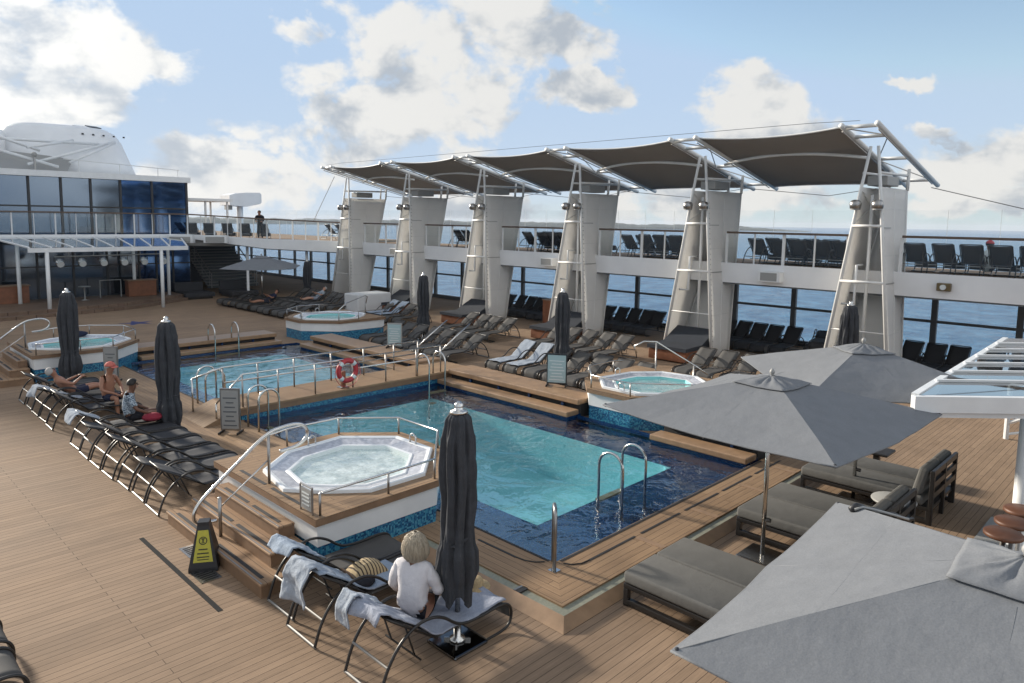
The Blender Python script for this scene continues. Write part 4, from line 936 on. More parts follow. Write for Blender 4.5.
for i in range(8): lounger('mid',20.0+J(.05),30.3+.73*i,PI+J(.05),'%s back row lounger behind the far open umbrella, from the farthest pylon' % ORD[i].capitalize(),G)
G = 'black loungers by the lower windows'
for (y0,n,nm_) in ((6.35,7,'right of the nearest pylon'),(11.6,7,'between the two nearest pylons'),(17.3,8,'between the second and third nearest pylons'),(22.8,6,'between the third and fourth nearest pylons')):
    for i in range(6):
        lounger('up',25.9+J(.08),y0-.9+.64*i,PI+J(.06),'%s black lounger by the window %s' % (ORD[i].capitalize(),nm_),G)
    if n==7:
        for i in range(4): lounger('flat',25.7+J(.05),y0+3.2+J(.05),PI+.15+J(.08),'%s flat black lounger in the window pile %s' % (ORD[i].capitalize(),nm_),G,z=.13*i)
G = 'black deck chairs on the starboard upper deck'
for (y0,n,nm_) in ((1.4,8,'right of the nearest pylon'),(8.55,5,'between the two nearest pylons'),(14.0,5,'between the second and third nearest pylons'),(19.5,5,'between the third and fourth nearest pylons'),(25.1,4,'between the second and third farthest pylons')):
    for i in range(n):
        lounger('up',23.35+J(.08),y0+.72*i,J(.05),'%s nearest upper deck chair at the railing %s' % (ORD[i].capitalize(),nm_),G,z=3.205)
for (y0,n,nm_) in ((8.7,5,'the two nearest pylons'),(14.2,5,'the second and third nearest pylons'),(19.8,5,'the third and fourth nearest pylons')):
    for i in range(n): lounger('up',24.9+J(.15),y0+.72*i,J(.15),'%s upper deck chair of the second row behind %s' % (ORD[i].capitalize(),nm_),G,z=3.205)
for i in range(5): lounger('up',19.6+J(.1)-.9*i*.9,40.0+.62*i*.9,1.0+J(.1),'%s upper deck chair behind the slanting glass railing, counted towards the building' % ORD[i].capitalize(),G,z=3.31)
for i in range(4): lounger('up',23.4+J(.1),36.9+.85*i,J(.1),'%s upper deck chair behind the farthest pylon, counted away' % ORD[i].capitalize(),G,z=3.31)

# ------------------------------------------------------------------ towels and bags
def drape(name, label, cat, x0, y, ang, w, mat, d0=.05, d1=.80, hang=.28, seat=0, amp=.02, sd=0, yo=0):
    c, s = math.cos(math.radians(ang)), math.sin(math.radians(ang))
    L = (d1-d0)+hang+seat
    def pt(u, v):
        q = u*L; yy = (v-.5)*w
        n_ = noise.noise((q*5+sd, yy*6, sd*3.1))*amp + noise.noise((q*14+sd, yy*15, 5))*amp*.4
        if q<seat: p = (.78+(seat-q), .352); nx = (0,1)
        elif q<seat+d1-d0: d = d0+q-seat; p = (.74-d*c+.035*s, .33+d*s+.035*c); nx = (s,c)
        else: e = q-seat-(d1-d0); p = (.74-d1*c-.03-.10*min(1,e*6)-.03*math.sin(yy*9+sd)*min(1,e*5), .33+d1*s+.03-e*1.0-.03*math.sin(yy*5+sd)); nx = (-1,0)
        wob = .03*noise.noise((q*3,sd,v*2))
        return (x0+p[0]+nx[0]*n_, y+yo+yy+wob+(.06*(u-.7) if q>seat+d1-d0 else 0), p[1]+nx[1]*n_+.012)
    return tag(M().grid(pt,34,18).build(name, mat, None, True, origin=(x0+.3,y,.5), solid=.014),label,cat)
drape('towel','pale blue grey towel over the head of the lounger by the near hot tub','towel',3.76,7.47,36,.50,TOWEL,.35,.80,.10,0,.025,1)
drape('towel','long pale blue towel hanging down from the lounger back beside the striped bag','towel',3.66,6.80,36,.44,TOWELW,.50,.80,.46,0,.035,5,.06)
drape('towel','blue towel lining the back of the lounger with the striped bag','towel',3.66,6.82,36,.52,TOWEL,.02,.74,.0,.55,.018,8)
drape('towel','lilac blue towel spread over the lounger back behind the seated woman','towel',3.67,5.62,36,.55,TOWELP,.02,.80,.12,.95,.03,12)
drape('towel','folded pale towel slung over the corner of the seated woman\'s lounger back','towel',3.67,5.88,37,.22,TOWELW,.45,.84,.34,0,.03,17)
drape('towel','pale blue towel hung over the lounger beside the man in the printed shirt','towel',3.72,15.80,27,.5,TOWELW,.3,.8,.18,0,.03,21)
drape('towel','white towel over the lounger back of the lying woman','towel',3.72,18.75,27,.52,TOWELW,.1,.8,.25,.1,.03,25)
def drapeS(lbl, x, y, mat, sd):
    o = drape('towel',lbl,'towel',0,0,36,.5,mat,.0,.76,.03,.95,.014,sd); o.location=(x,y,0); o.rotation_euler=(0,0,PI)
    for v in o.data.vertices: v.co.x += .3; v.co.z += .5
drapeS('pale blue striped towel on the far one of the towelled lounger pair',16.6,15.35,TOWELW,31)
drapeS('pale blue striped towel on the near one of the towelled lounger pair',16.6,14.6,TOWELW,36)
drapeS('blue grey towel on a second row lounger behind the starboard closed umbrella, near one',20.1,26.55,TOWEL,41)
drapeS('blue grey towel on a second row lounger behind the starboard closed umbrella, far one',20.1,27.3,TOWEL,44)
t = thing('beach_bag','straw beach bag with dark stripes lying on the lounger seat','bag',(4.62,6.95,.36))
m = M()
def bagp(u, v):
    return (4.40+.46*u, 6.80+.34*v, .36+.16*(math.sin(PI*u)**.5)*(math.sin(PI*v)**.4)+.012*noise.noise((u*6,v*6,1)))
m.grid(bagp,16,14).build('body', BAGM, t, True); M().tube([(4.40,6.88,.38),(4.33,6.86,.50),(4.30,6.98,.52),(4.40,7.06,.40)],.012,6).build('handle', TRIMD, t, True)
tag(M().ball((4.42,6.72,.40),.11,12,1.5,1,.5).build('dark_pouch', DARKCL, None, True, origin=(4.42,6.72,.36)),'small dark pouch beside the straw bag','pouch')
t = thing('straw_hat','small straw hat lying on the foot of the seated woman\'s lounger','hat',(5.38,5.82,.35))
M().lathe([(.17,.355),(.165,.365),(.09,.37),(.085,.43),(.06,.46),(.01,.465)],5.38,5.82,18).build('hat', WICK1, t, True)
tag(M().ball((5.05,15.35,.47),.17,12,1.2,1,.5).build('red_towel', REDCL, None, True, origin=(5.05,15.35,.36)),'crumpled red cloth in front of the man in the printed shirt','cloth')
tag(M().ball((6.2,25.3,.86),.2,12,1.6,.8,.5).build('blue_bag', SHORTN, None, True, origin=(6.2,25.3,.76)),'dark blue bag on the edge of the far hot tub','bag')

# ================================================================== UMBRELLAS
def open_umbrella(label, x, y, half, rim, apex, rz=0, px=0, py=0, strap=False, fine=6):
    t = thing('open_umbrella', label, 'umbrella', (x+px,y+py,0), group='open grey umbrellas')
    R_ = Matrix.Rotation(rz,3,'Z'); c0 = Vector((x,y,0))
    def surf(a, q):
        i = math.floor(a/(PI/4)+1e-6); a0 = max(0,a/(PI/4)-i); k = 4*a0*(1-a0)
        # straight edge between neighbouring ribs, drawn in a little
        u = a0; md_ = (1-a0) if i%2==0 else a0                 # nearness to a mid rib
        def ribp(j): aa=j*PI/4; rr = half/max(abs(math.cos(aa)),abs(math.sin(aa))); return Vector((rr*math.cos(aa),rr*math.sin(aa),0))
        e_ = ribp(i).lerp(ribp(i+1),u)*(1-.007*k+.02*md_)
        z = apex+(rim-apex)*(q**1.06)-.055*md_*q-.012*k*q*q*(1)+.004*noise.noise((a*4,q*8,x))+.016*q*noise.noise((math.cos(a)*q*half*2.2,math.sin(a)*q*half*2.2,x*3))
        return c0+R_@Vector((e_.x*q, e_.y*q, z))
    def tier(q0,q1,dz,nr):
        m = M(); na = 8*fine; b = len(m.v)
        for j in range(nr+1):
            for k in range(na):
                p = surf(2*PI*k/na, q0+(q1-q0)*j/nr); m.v.append((p.x,p.y,p.z+dz))
        for j in range(nr):
            for k in range(na): m.f.append((j*na+k, j*na+(k+1)%na, (j+1)*na+(k+1)%na, (j+1)*na+k))
        return m
    cn = tier(.1,1,0,14).build('canopy', UMB, t, solid=.008)
    M().tube([surf(2*PI*k/64,1)-Vector((0,0,.006)) for k in range(64)],.011,6,True).build('hem', UMB, cn, True)
    for q in (.60,):
        M().tube([surf(2*PI*k/96,q)+Vector((0,0,-.0005)) for k in range(96)],.0055,4,True).build('seam', UMB, cn)
    for k in range(8): M().tube([surf(k*PI/4,q)+Vector((0,0,-.002)) for q in (.25,.4,.6,.8,.995)],.007,5).build('rib_seam', UMB, cn, True)
    m = M(); na = 72; nr = 10; b=0                              # gathered vent cap
    for j in range(nr+1):
        for k in range(na):
            q = .015+(.235-.015)*j/nr; p = surf(2*PI*k/na, q)
            wr = .010*math.sin(k*1.05+3*noise.noise((k*.2,j*.2,x)))*math.sin(PI*min(1,j/nr*1.05))+.012*noise.noise((p.x*9,p.y*9,3))
            m.v.append((p.x,p.y,p.z+.024+wr*(1 if j<nr else .2)))
    for j in range(nr):
        for k in range(na): m.f.append((j*na+k, j*na+(k+1)%na, (j+1)*na+(k+1)%na, (j+1)*na+k))
    m.build('vent_cap', UMB, t, True, solid=.006)
    for k in range(8):
        pts = [surf(k*PI/4,q)-Vector((0,0,.03)) for q in (.06,.4,.7,.99)]
        M().tube(pts,.012,6).build('rib', GREYP, t)
        s0 = surf(k*PI/4,.5)-Vector((0,0,.04)); M().tube([s0,Vector((x+px*.4,y+py*.4,apex-.55))],.010,6).build('strut', GREYP, t)
    for k in range(1,8,2):
        p = surf(k*PI/4,.985); M().ball((p.x,p.y,p.z-.005),.018,8).build('corner_pocket', UMBD, cn, True)
    M().lathe([(.03,0),(.03,apex+.02)],x+px,y+py,12).build('pole', STEEL, t, True)
    M().lathe([(.02,apex+.01),(.022,apex+.04),(.036,apex+.06),(.036,apex+.08),(.02,apex+.11),(.004,apex+.12)],x,y,12).build('finial', GREYP, t, True)
    M().rbox(x+px-.27,y+py-.27,.0,x+px+.27,y+py+.27,.035,.02).build('base_plate', STEEL, t)
    M().tube([(x+px,y+py-.03,.55),(x+px,y+py-.09,.55)],.03,8).build('crank', BLACK, t)
    if strap:
        def on(u,v): d = Vector((u-x,v-y,0)); a = math.atan2(d.y,d.x)-rz; a%=2*PI; lo=surf(a,1)-c0; q=d.length/Vector((lo.x,lo.y,0)).length; p=surf(a,q); return Vector((u,v,p.z+.018))
        (u0,v0),(u1,v1) = strap
        M().tube([on(u0+(u1-u0)*k/12,v0+(v1-v0)*k/12)+Vector((0,0,.012*math.sin(k*1.7))) for k in range(13)],[.028,.034,.026,.02]+[.016]*9,7).build('tie_strap', BLKP, cn, True)
        M().tube([on(u0+(u1-u0)*k/12+.02*math.sin(k),v0+(v1-v0)*k/12-.03-.02*math.sin(k*.8)) for k in range(11)],.012,6).build('tie_strap', GREYP, cn, True)
    return t
open_umbrella('big grey umbrella in the lower right corner with a black strap on it',5.19,.66,1.55,2.06,2.58,.06,strap=((6.30,2.06),(6.95,1.74)),fine=10)
open_umbrella('open grey umbrella over the second daybed, its edge above the pool corner',9.24,4.14,1.60,2.10,2.55,-.06)
open_umbrella('farther open grey umbrella next to the glass bar roof, one side in sun',12.3,4.0,1.5,2.15,2.66,PI/4)
open_umbrella('small looking pale open umbrella far away by the stairs',17.1,35.0,1.65,2.05,2.62,.9)

def closed_umbrella(label, x, y, top=2.6, bot=.60, r=.19, sd=0, base=True):
    t = thing('closed_umbrella', label, 'umbrella', (x,y,0), group='closed dark umbrellas')
    na, nz = 112, 56
    prof = [(0,.19),(.04,.20),(.12,.24),(.22,.23),(.28,.19),(.34,.185),(.5,.21),(.7,.215),(.85,.20),(.955,.175),(.985,.13),(1,.05)]
    def rad_(v):
        for (a,ra),(b_,rb) in zip(prof,prof[1:]):
            if v<=b_: u=(v-a)/(b_-a); u=u*u*(3-2*u); return ra+(rb-ra)*u
        return .05
    m = M()
    for j in range(nz+1):
        v = j/nz
        for k in range(na):
            a = 2*PI*k/na
            ph = 8*a+2.6*noise.noise((v*2.2,sd,0))+sd+1.1*noise.noise((math.cos(a)*1.5,math.sin(a)*1.5,v*2+sd))
            fold = 1-2*abs(math.sin(ph*.5))**.6                      # sharp creases between rounded pleats
            am = (.30 if .06<v<.86 else .2)*(1-.6*max(0,(v-.8)/.2))
            w_ = -am*fold*.8+.06*math.sin(19*a+5*noise.noise((v*3,sd+9,0)))+.20*noise.noise((math.cos(a)*2,math.sin(a)*2,v*5+sd))
            rr = r/.2*rad_(v)*(1+w_)
            dz = -.16*(.5+.5*math.sin(4*a+sd))*max(0,(.08-v)/.08)
            m.v.append((x+rr*math.cos(a), y+rr*math.sin(a), bot+(top-bot)*v+dz))
    for j in range(nz):
        for k in range(na): m.f.append((j*na+k, j*na+(k+1)%na, (j+1)*na+(k+1)%na, (j+1)*na+k))
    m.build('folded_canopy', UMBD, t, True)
    zz = bot+(top-bot)*.31
    M().tube([(x+r*1.0*math.cos(2*PI*k/24),y+r*1.0*math.sin(2*PI*k/24),zz+.02*math.sin(k*.8)+.05*math.cos(2*PI*k/24)) for k in range(24)],.016,6,True).build('tie_strap', UMBD, t, True)
    M().lathe([(.03,.03),(.03,top)],x,y,12).build('pole', STEEL, t, True)
    M().lathe([(.10,top-.02),(.09,top+.01),(.045,top+.02),(.05,top+.05),(.045,top+.08),(.02,top+.1),(.002,top+.105)],x,y,14).build('finial', STEEL, t, True)
    if base:
        M().rbox(x-.24,y-.24,.0,x+.24,y+.24,.04,.02).build('base_plate', pr('polished_plate',(.12,.12,.12),.12,1) if 'polished_plate' not in MAT else MAT['polished_plate'], t)
        M().lathe([(.09,.04),(.085,.07),(.042,.09),(.04,.28)],x,y,14).build('sleeve', STEEL, t, True)
        for k in range(4): M().obox((x+.10*math.cos(k*PI/2+.78),y+.10*math.sin(k*PI/2+.78),.055),(.09,.02,.03),k*PI/2+.78).build('clamp', STEEL, t)
    return t
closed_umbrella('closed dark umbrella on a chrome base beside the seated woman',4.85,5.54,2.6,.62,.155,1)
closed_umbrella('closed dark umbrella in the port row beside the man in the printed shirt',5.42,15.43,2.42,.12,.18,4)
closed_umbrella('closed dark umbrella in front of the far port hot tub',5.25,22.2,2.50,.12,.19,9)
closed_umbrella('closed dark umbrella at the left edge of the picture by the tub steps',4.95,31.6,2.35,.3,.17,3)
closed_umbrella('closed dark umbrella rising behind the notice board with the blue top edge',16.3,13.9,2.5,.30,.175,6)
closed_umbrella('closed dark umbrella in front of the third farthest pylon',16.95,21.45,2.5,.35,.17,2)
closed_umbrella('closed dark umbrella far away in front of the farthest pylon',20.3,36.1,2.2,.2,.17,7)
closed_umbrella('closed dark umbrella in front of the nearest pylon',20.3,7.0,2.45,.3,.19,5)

# ================================================================== DAYBEDS, TABLES, BAR
def chaise(label, x0, x1, y0, y1, back=True):
    t = thing('double_daybed', label, 'daybed', ((x0+x1)/2,(y0+y1)/2,0), group='double daybeds by the pool')
    m = M()
    for y in (y0+.06,): pass
    for x in (x0+.04,x1-.04):
        M().rbox(x-.035,y0,.02,x+.035,y1,.09,.01).build('runner', BLACK, t); M().rbox(x-.035,y0,.22,x+.035,y1,.28,.01).build('side_rail', BLACK, t)
        for y in (y0,y1-.07): M().rbox(x-.034,y,.0,x+.034,y+.07,.22,.01).build('leg', BLACK, t)
    M().box(x0+.06,y0+.02,.21,x1-.06,y1-.02,.27).build('slat_base', BLACK, t)
    xm = (x0+x1)/2
    for a, b_ in ((x0,xm-.006),(xm+.006,x1)):
        def pt(p): return p
        c = M().rbox(a,y0+(.12 if back else 0),.285,b_,y1,.435,.035); c.build('seat_cushion', CUSH, t, True)
    if back:
        for a, b_ in ((x0+.02,xm-.01),(xm+.01,x1-.02)):
            c = M(); c.obox(((a+b_)/2,y0+.18,.66),(b_-a,.15,.46),0,.22); c2 = c.build('back_cushion', CUSH, t); bv = c2.modifiers.new('soft','BEVEL'); bv.width=.05; bv.segments=3
        for x in (x0+.04,xm,x1-.04): M().rbox(x-.03,y0-.02,.0,x+.03,y0+.045,.86,.01).build('back_post', BLACK, t)
        for z in (.42,.60,.78): M().box(x0+.02,y0-.015,z,x1-.02,y0+.03,z+.09).build('back_slat', BLACK, t)
    return t
chaise('double grey daybed with two long cushions nearest the pool corner',6.8,8.18,2.78,4.75)
chaise('double grey daybed under the middle open umbrella',9.62,11.15,2.78,4.74)
chaise('double grey daybed with slatted dark backrests in front of the bare deck',12.1,13.5,2.80,4.82)
t = thing('side_table','small round grey table between the second and third daybeds','table',(11.66,3.2,0))
M().lathe([(.22,.0),(.22,.02),(.03,.03),(.03,.40),(.31,.41),(.32,.43),(.31,.445)],11.66,3.2,24).build('table', GREYP, t, True)
t = thing('side_table','small dark square table behind the third daybed','table',(14.05,4.2,0))
M().rbox(13.8,3.95,.40,14.3,4.45,.45,.02).build('top', BLACK, t); M().box(14.0,4.15,0,14.1,4.25,.40).build('leg', BLACK, t); M().box(13.87,4.02,0,14.23,4.38,.02).build('foot', BLACK, t)
for (x,y,l) in ((16.0,41.0,'left of two dark daybeds with backs below the stairs'),(18.4,40.6,'right of two dark daybeds with backs below the stairs')):
    t = thing('dark_daybed',l,'daybed',(x,y,0)); M().rbox(x-.8,y-.9,.12,x+.8,y+.9,.36,.03).build('seat', SLINGD, t); M().rbox(x-.8,y+.75,.3,x+.8,y+.95,.85,.03).build('back', SLINGD, t); M().box(x-.7,y-.8,0,x+.7,y+.8,.12).build('base', BLACK, t)
# daybeds inside the pylons
for i, yc in enumerate(YC):
    if i==0: continue
    t = thing('pylon_daybed','wooden daybed with a dark wedge cushion inside the %s pylon' % PORD[i],'daybed',(21.0,yc,0),group='daybeds inside the pylons')
    M().rbox(20.35,yc-.72,.04,22.2,yc+.72,.40,.02).build('wooden_base', REDW, t)
    M().add([(20.3,yc-.75,.402),(22.25,yc-.75,.402),(22.25,yc+.75,.402),(20.3,yc+.75,.402),(20.3,yc-.75,.52),(21.3,yc-.75,.54),(22.2,yc-.75,.98),(20.3,yc+.75,.52),(21.3,yc+.75,.54),(22.2,yc+.75,.98)],[(0,3,2,1),(4,5,8,7),(5,6,9,8),(1,2,9,6),(0,1,6,5,4),(3,7,8,9,2),(0,4,7,3)]).build('cushion', CUSHB, t)
t = thing('covered_box','tall box under a white cloth cover by the farthest pylon','covered box',(19.9,29.6,0))
M().rbox(18.95,29.0,.03,20.9,30.2,.98,.06).build('cover', BOXW, t)
t = thing('wooden_cabinet','red brown wooden cabinet behind the third nearest pylon','cabinet',(23.6,20.6,0)); M().rbox(23.2,20.3,0,24.0,20.95,1.15,.02).build('body', REDW, t); M().rbox(23.17,20.27,1.15,24.03,20.98,1.19,.01).build('top', TRIMD, t)

# bar with its glass roof
t = thing('bar_roof','white framed glass roof of the bar with slanting white ribs','bar roof',(12.35,1.75,0))
A = Vector((10.50,2.74)); dg = Vector((.7071,-.7071)); ex = Vector((1,.03)).normalized()
B_ = A+dg*5.5; C_ = A+ex*7.0
zt = 2.34
def bar_box(p, q, w_, z0, z1, name, mat):
    d = (q-p).normalized(); n_ = Vector((-d.y,d.x))*w_/2
    M().prism([tuple(p+n_),tuple(p-n_),tuple(q-n_),tuple(q+n_)],z0,z1).build(name, mat, t)
bar_box(A-dg*.0,B_,.10,zt-.22,zt,'front_fascia',WHITE)
bar_box(A-dg*.0+Vector((.03,.02)),B_+Vector((.03,.02)),.06,zt-.30,zt-.22,'lower_trim',WHITE)
bar_box(A+ex*.08,C_,.09,zt-.16,zt+.02,'side_beam',WHITE)
for k in range(1,7):
    p = A+ex*(.25+k*.95); bar_box(p, p+dg*6, .05, zt+.005, zt+.04, 'rib', WHITE)
M().add([(A.x+.05,A.y,zt+.002),(C_.x,C_.y-.02,zt+.002),(C_.x+4,C_.y-4.2,zt+.002),(B_.x,B_.y+.06,zt+.002)],[(3,2,1,0)]).build('glass', GLASSR, t)
M().lathe([(.22,0),(.20,.02),(.105,.05),(.10,.3),(.10,zt-.2)],12.35,1.72,16).build('column', WHITE, t, True)
M().lathe([(.10,0),(.10,zt-.2)],16.6,1.6,16).build('column', WHITE, t, True)
M().obox((14.6,-.2,.55),(2.6,.7,1.1),-.785).build('counter', TRIMD, t); M().obox((14.6,-.2,1.12),(2.9,.95,.05),-.785).build('counter_top', REDW, t)
SOR = ['nearest','middle','farthest']
for k,(x,y) in enumerate(((10.6,1.62),(11.12,1.60),(11.68,1.60))):
    t = thing('bar_stool','round wooden topped bar stool by the white column, %s of three' % SOR[k],'bar stool',(x,y,0),group='bar stools')
    M().lathe([(.20,.70),(.22,.715),(.22,.75),(.20,.765),(.01,.77)],x,y,22).build('seat', pr('stool_wood',(.13,.055,.03),.5,var=.2,vs=8) if 'stool_wood' not in MAT else MAT['stool_wood'], t, True); M().lathe([(.20,.004),(.20,.025),(.04,.05),(.035,.70)],x,y,16).build('pedestal', STEELD, t, True)
struct(M().prism([(10.2,1.1),(13.2,1.1),(13.2,2.2),(11.1,2.2)],.0,.02).build('bar_floor_mat', GREYP))
t = thing('folding_frame','white tubular frame standing on the deck under the bar roof','frame',(18.6,2.9,0))
for s_ in (0,.6): M().tube([(18.5,2.95-s_,0),(18.5,2.95-s_,1.2)],.05,8).build('upright', WHITE, t)
M().tube([(18.5,2.95,.35),(18.5,2.0,.9)],.04,8).build('brace', WHITE, t); M().tube([(18.5,2.95,.1),(19.6,2.4,.1)],.03,8).build('foot', WHITE, t); M().tube([(18.5,2.95,1.2),(18.5,2.0,1.2)],.05,8).build('top_bar', WHITE, t)

# ================================================================== SIGNS AND SMALL THINGS
def notice(label, x, y, z, rz, w_, h_, mat, edge):
    t = thing('notice_board', label, 'sign', (x,y,z), rz, None, True)
    M().rbox(-.02,-w_/2,.06,.02,w_/2,.06+h_,.008).build('frame', edge, t)
    M().box(-.026,-w_/2+.03,.10,-.021,w_/2-.03,h_+.02).build('face', mat, t); fc_ = [o for o in t.children if o.name.startswith('face')][-1]
    m = M()
    for k in range(7):
        a = w_/2-.07-.03*((k*37)%3); m.box(-.031,-a,.16+k*(h_-.22)/7,-.027,a,.16+k*(h_-.22)/7+.025)
    m.build('text_lines', SIGNW if mat is SIGNB else FRAMEG, fc_)
    for s_ in (-1,1): M().rbox(-.16,s_*w_/2-.03*(s_>0)*1-.0,0,.16,s_*w_/2+.03*(s_<0)*1,.05,.008).build('foot', BLACK, t)
    return t
notice('pale blue notice board by the near pool under a closed umbrella',13.45,11.62,.45,.55,.52,.78,SIGNB,FRAMED)
notice('pale blue notice board farther off by the far pool',13.6,18.7,.45,.6,.5,.75,SIGNB,GREYP)
notice('grey slatted notice stand on the port side by the footbridge',6.25,14.35,.1,.75,.42,.9,GREYP,STEELD)
notice('grey notice stand beside the far hot tub',5.95,21.1,.1,.75,.4,.9,GREYP,STEELD)
# wet floor cone
t = thing('wet_floor_sign','tall black four sided floor sign with a yellow warning panel','floor sign',(3.60,9.17,0),-.55,None,True)
b0, b1, h_ = .18, .075, .58
M().loft([[(sx*b0,sy*b0,0) for sx,sy in ((-1,-1),(1,-1),(1,1),(-1,1))],[(sx*b0,sy*b0,.05) for sx,sy in ((-1,-1),(1,-1),(1,1),(-1,1))],[(sx*b1,sy*b1,h_) for sx,sy in ((-1,-1),(1,-1),(1,1),(-1,1))],[(sx*.07,sy*.07,h_+.05) for sx,sy in ((-1,-1),(1,-1),(1,1),(-1,1))]],True).build('body', BLKP, t)
def side(u, z, o): hw = b0+(b1-b0)*(z-.05)/(h_-.05); return (hw*u, -hw-o, z)
m = M().add([side(-.74,.13,.004),side(.74,.13,.004),side(.74,.53,.004),side(-.74,.53,.004)],[(0,1,2,3)]); m.build('yellow_panel', YEL, t)
m = M(); n_=16
for k in range(n_):
    a, b_ = 2*PI*k/n_, 2*PI*(k+1)/n_
    q = [(.052*math.cos(a),.40+.052*math.sin(a)),(.052*math.cos(b_),.40+.052*math.sin(b_)),(.041*math.cos(b_),.40+.041*math.sin(b_)),(.041*math.cos(a),.40+.041*math.sin(a))]
    m.add([side(x/(b0+(b1-b0)*(z-.05)/(h_-.05)),z,.008) for x,z in q],[(0,1,2,3)])
for (x0,z0,x1,z1) in ((-.008,.385,.008,.42),(-.022,.42,.022,.43),(-.02,.37,.02,.38),(-.055,.285,.055,.30),(-.07,.235,.07,.25),(-.075,.19,.075,.203),(-.07,.16,.07,.17)):
    m.add([side(x/(b0+(b1-b0)*(z-.05)/(h_-.05)),z,.008) for x,z in ((x0,z0),(x1,z0),(x1,z1),(x0,z1))],[(0,1,2,3)])
m.build('lettering', INK, t)
for (x,y,l) in ((3.66,9.72,'left of two small slotted deck drains by the yellow floor sign'),(3.50,8.92,'right of two small slotted deck drains by the yellow floor sign')):
    t = thing('deck_drain',l,'drain',(x,y,0)); M().box(x-.13,y-.19,0,x+.13,y+.19,.006).build('plate', STEELD, t)
    m = M()
    for k in range(6): m.box(x-.10,y-.165+k*.056,.006,x+.10,y-.145+k*.056,.010)
    m.build('slots', DARK, t)
t = thing('gutter_clip','small pale clip lying across the gutter near the pool corner','clip',(6.05,5.75,.08)); M().obox((6.05,5.78,.09),(.14,.03,.02),.0).build('clip', BARM, t); M().obox((6.05,5.72,.09),(.16,.07,.02)).build('pad', DARK, t)

# ================================================================== PEOPLE
def skin(name, Jn, E_, mat, parent, origin=None, extra=None):
    me = bpy.data.meshes.new('tmp'); names = list(Jn); ix = {k:i for i,k in enumerate(names)}
    me.from_pydata([Jn[k][0] for k in names],[(ix[a],ix[b_]) for a,b_ in E_],[])
    ob = bpy.data.objects.new('tmp', me); col.objects.link(ob)
    sk = ob.modifiers.new('skin','SKIN'); sk.use_smooth_shade=True
    ss = ob.modifiers.new('sub','SUBSURF'); ss.levels=2; ss.render_levels=2
    for i,k in enumerate(names):
        d = me.skin_vertices[0].data[i]; r = Jn[k][1]; d.radius = r if isinstance(r,tuple) else (r,r); d.use_root = (i==0)
    dg_ = bpy.context.evaluated_depsgraph_get(); dg_.update()
    ev = bpy.data.meshes.new_from_object(ob.evaluated_get(dg_))
    vs = [tuple(v.co) for v in ev.vertices]; fs = [tuple(p.vertices) for p in ev.polygons]
    bpy.data.objects.remove(ob); bpy.data.meshes.remove(me); bpy.data.meshes.remove(ev)
    m = M().add(vs,fs)
    if extra: extra(m)
    return m.build(name, mat, parent, True)
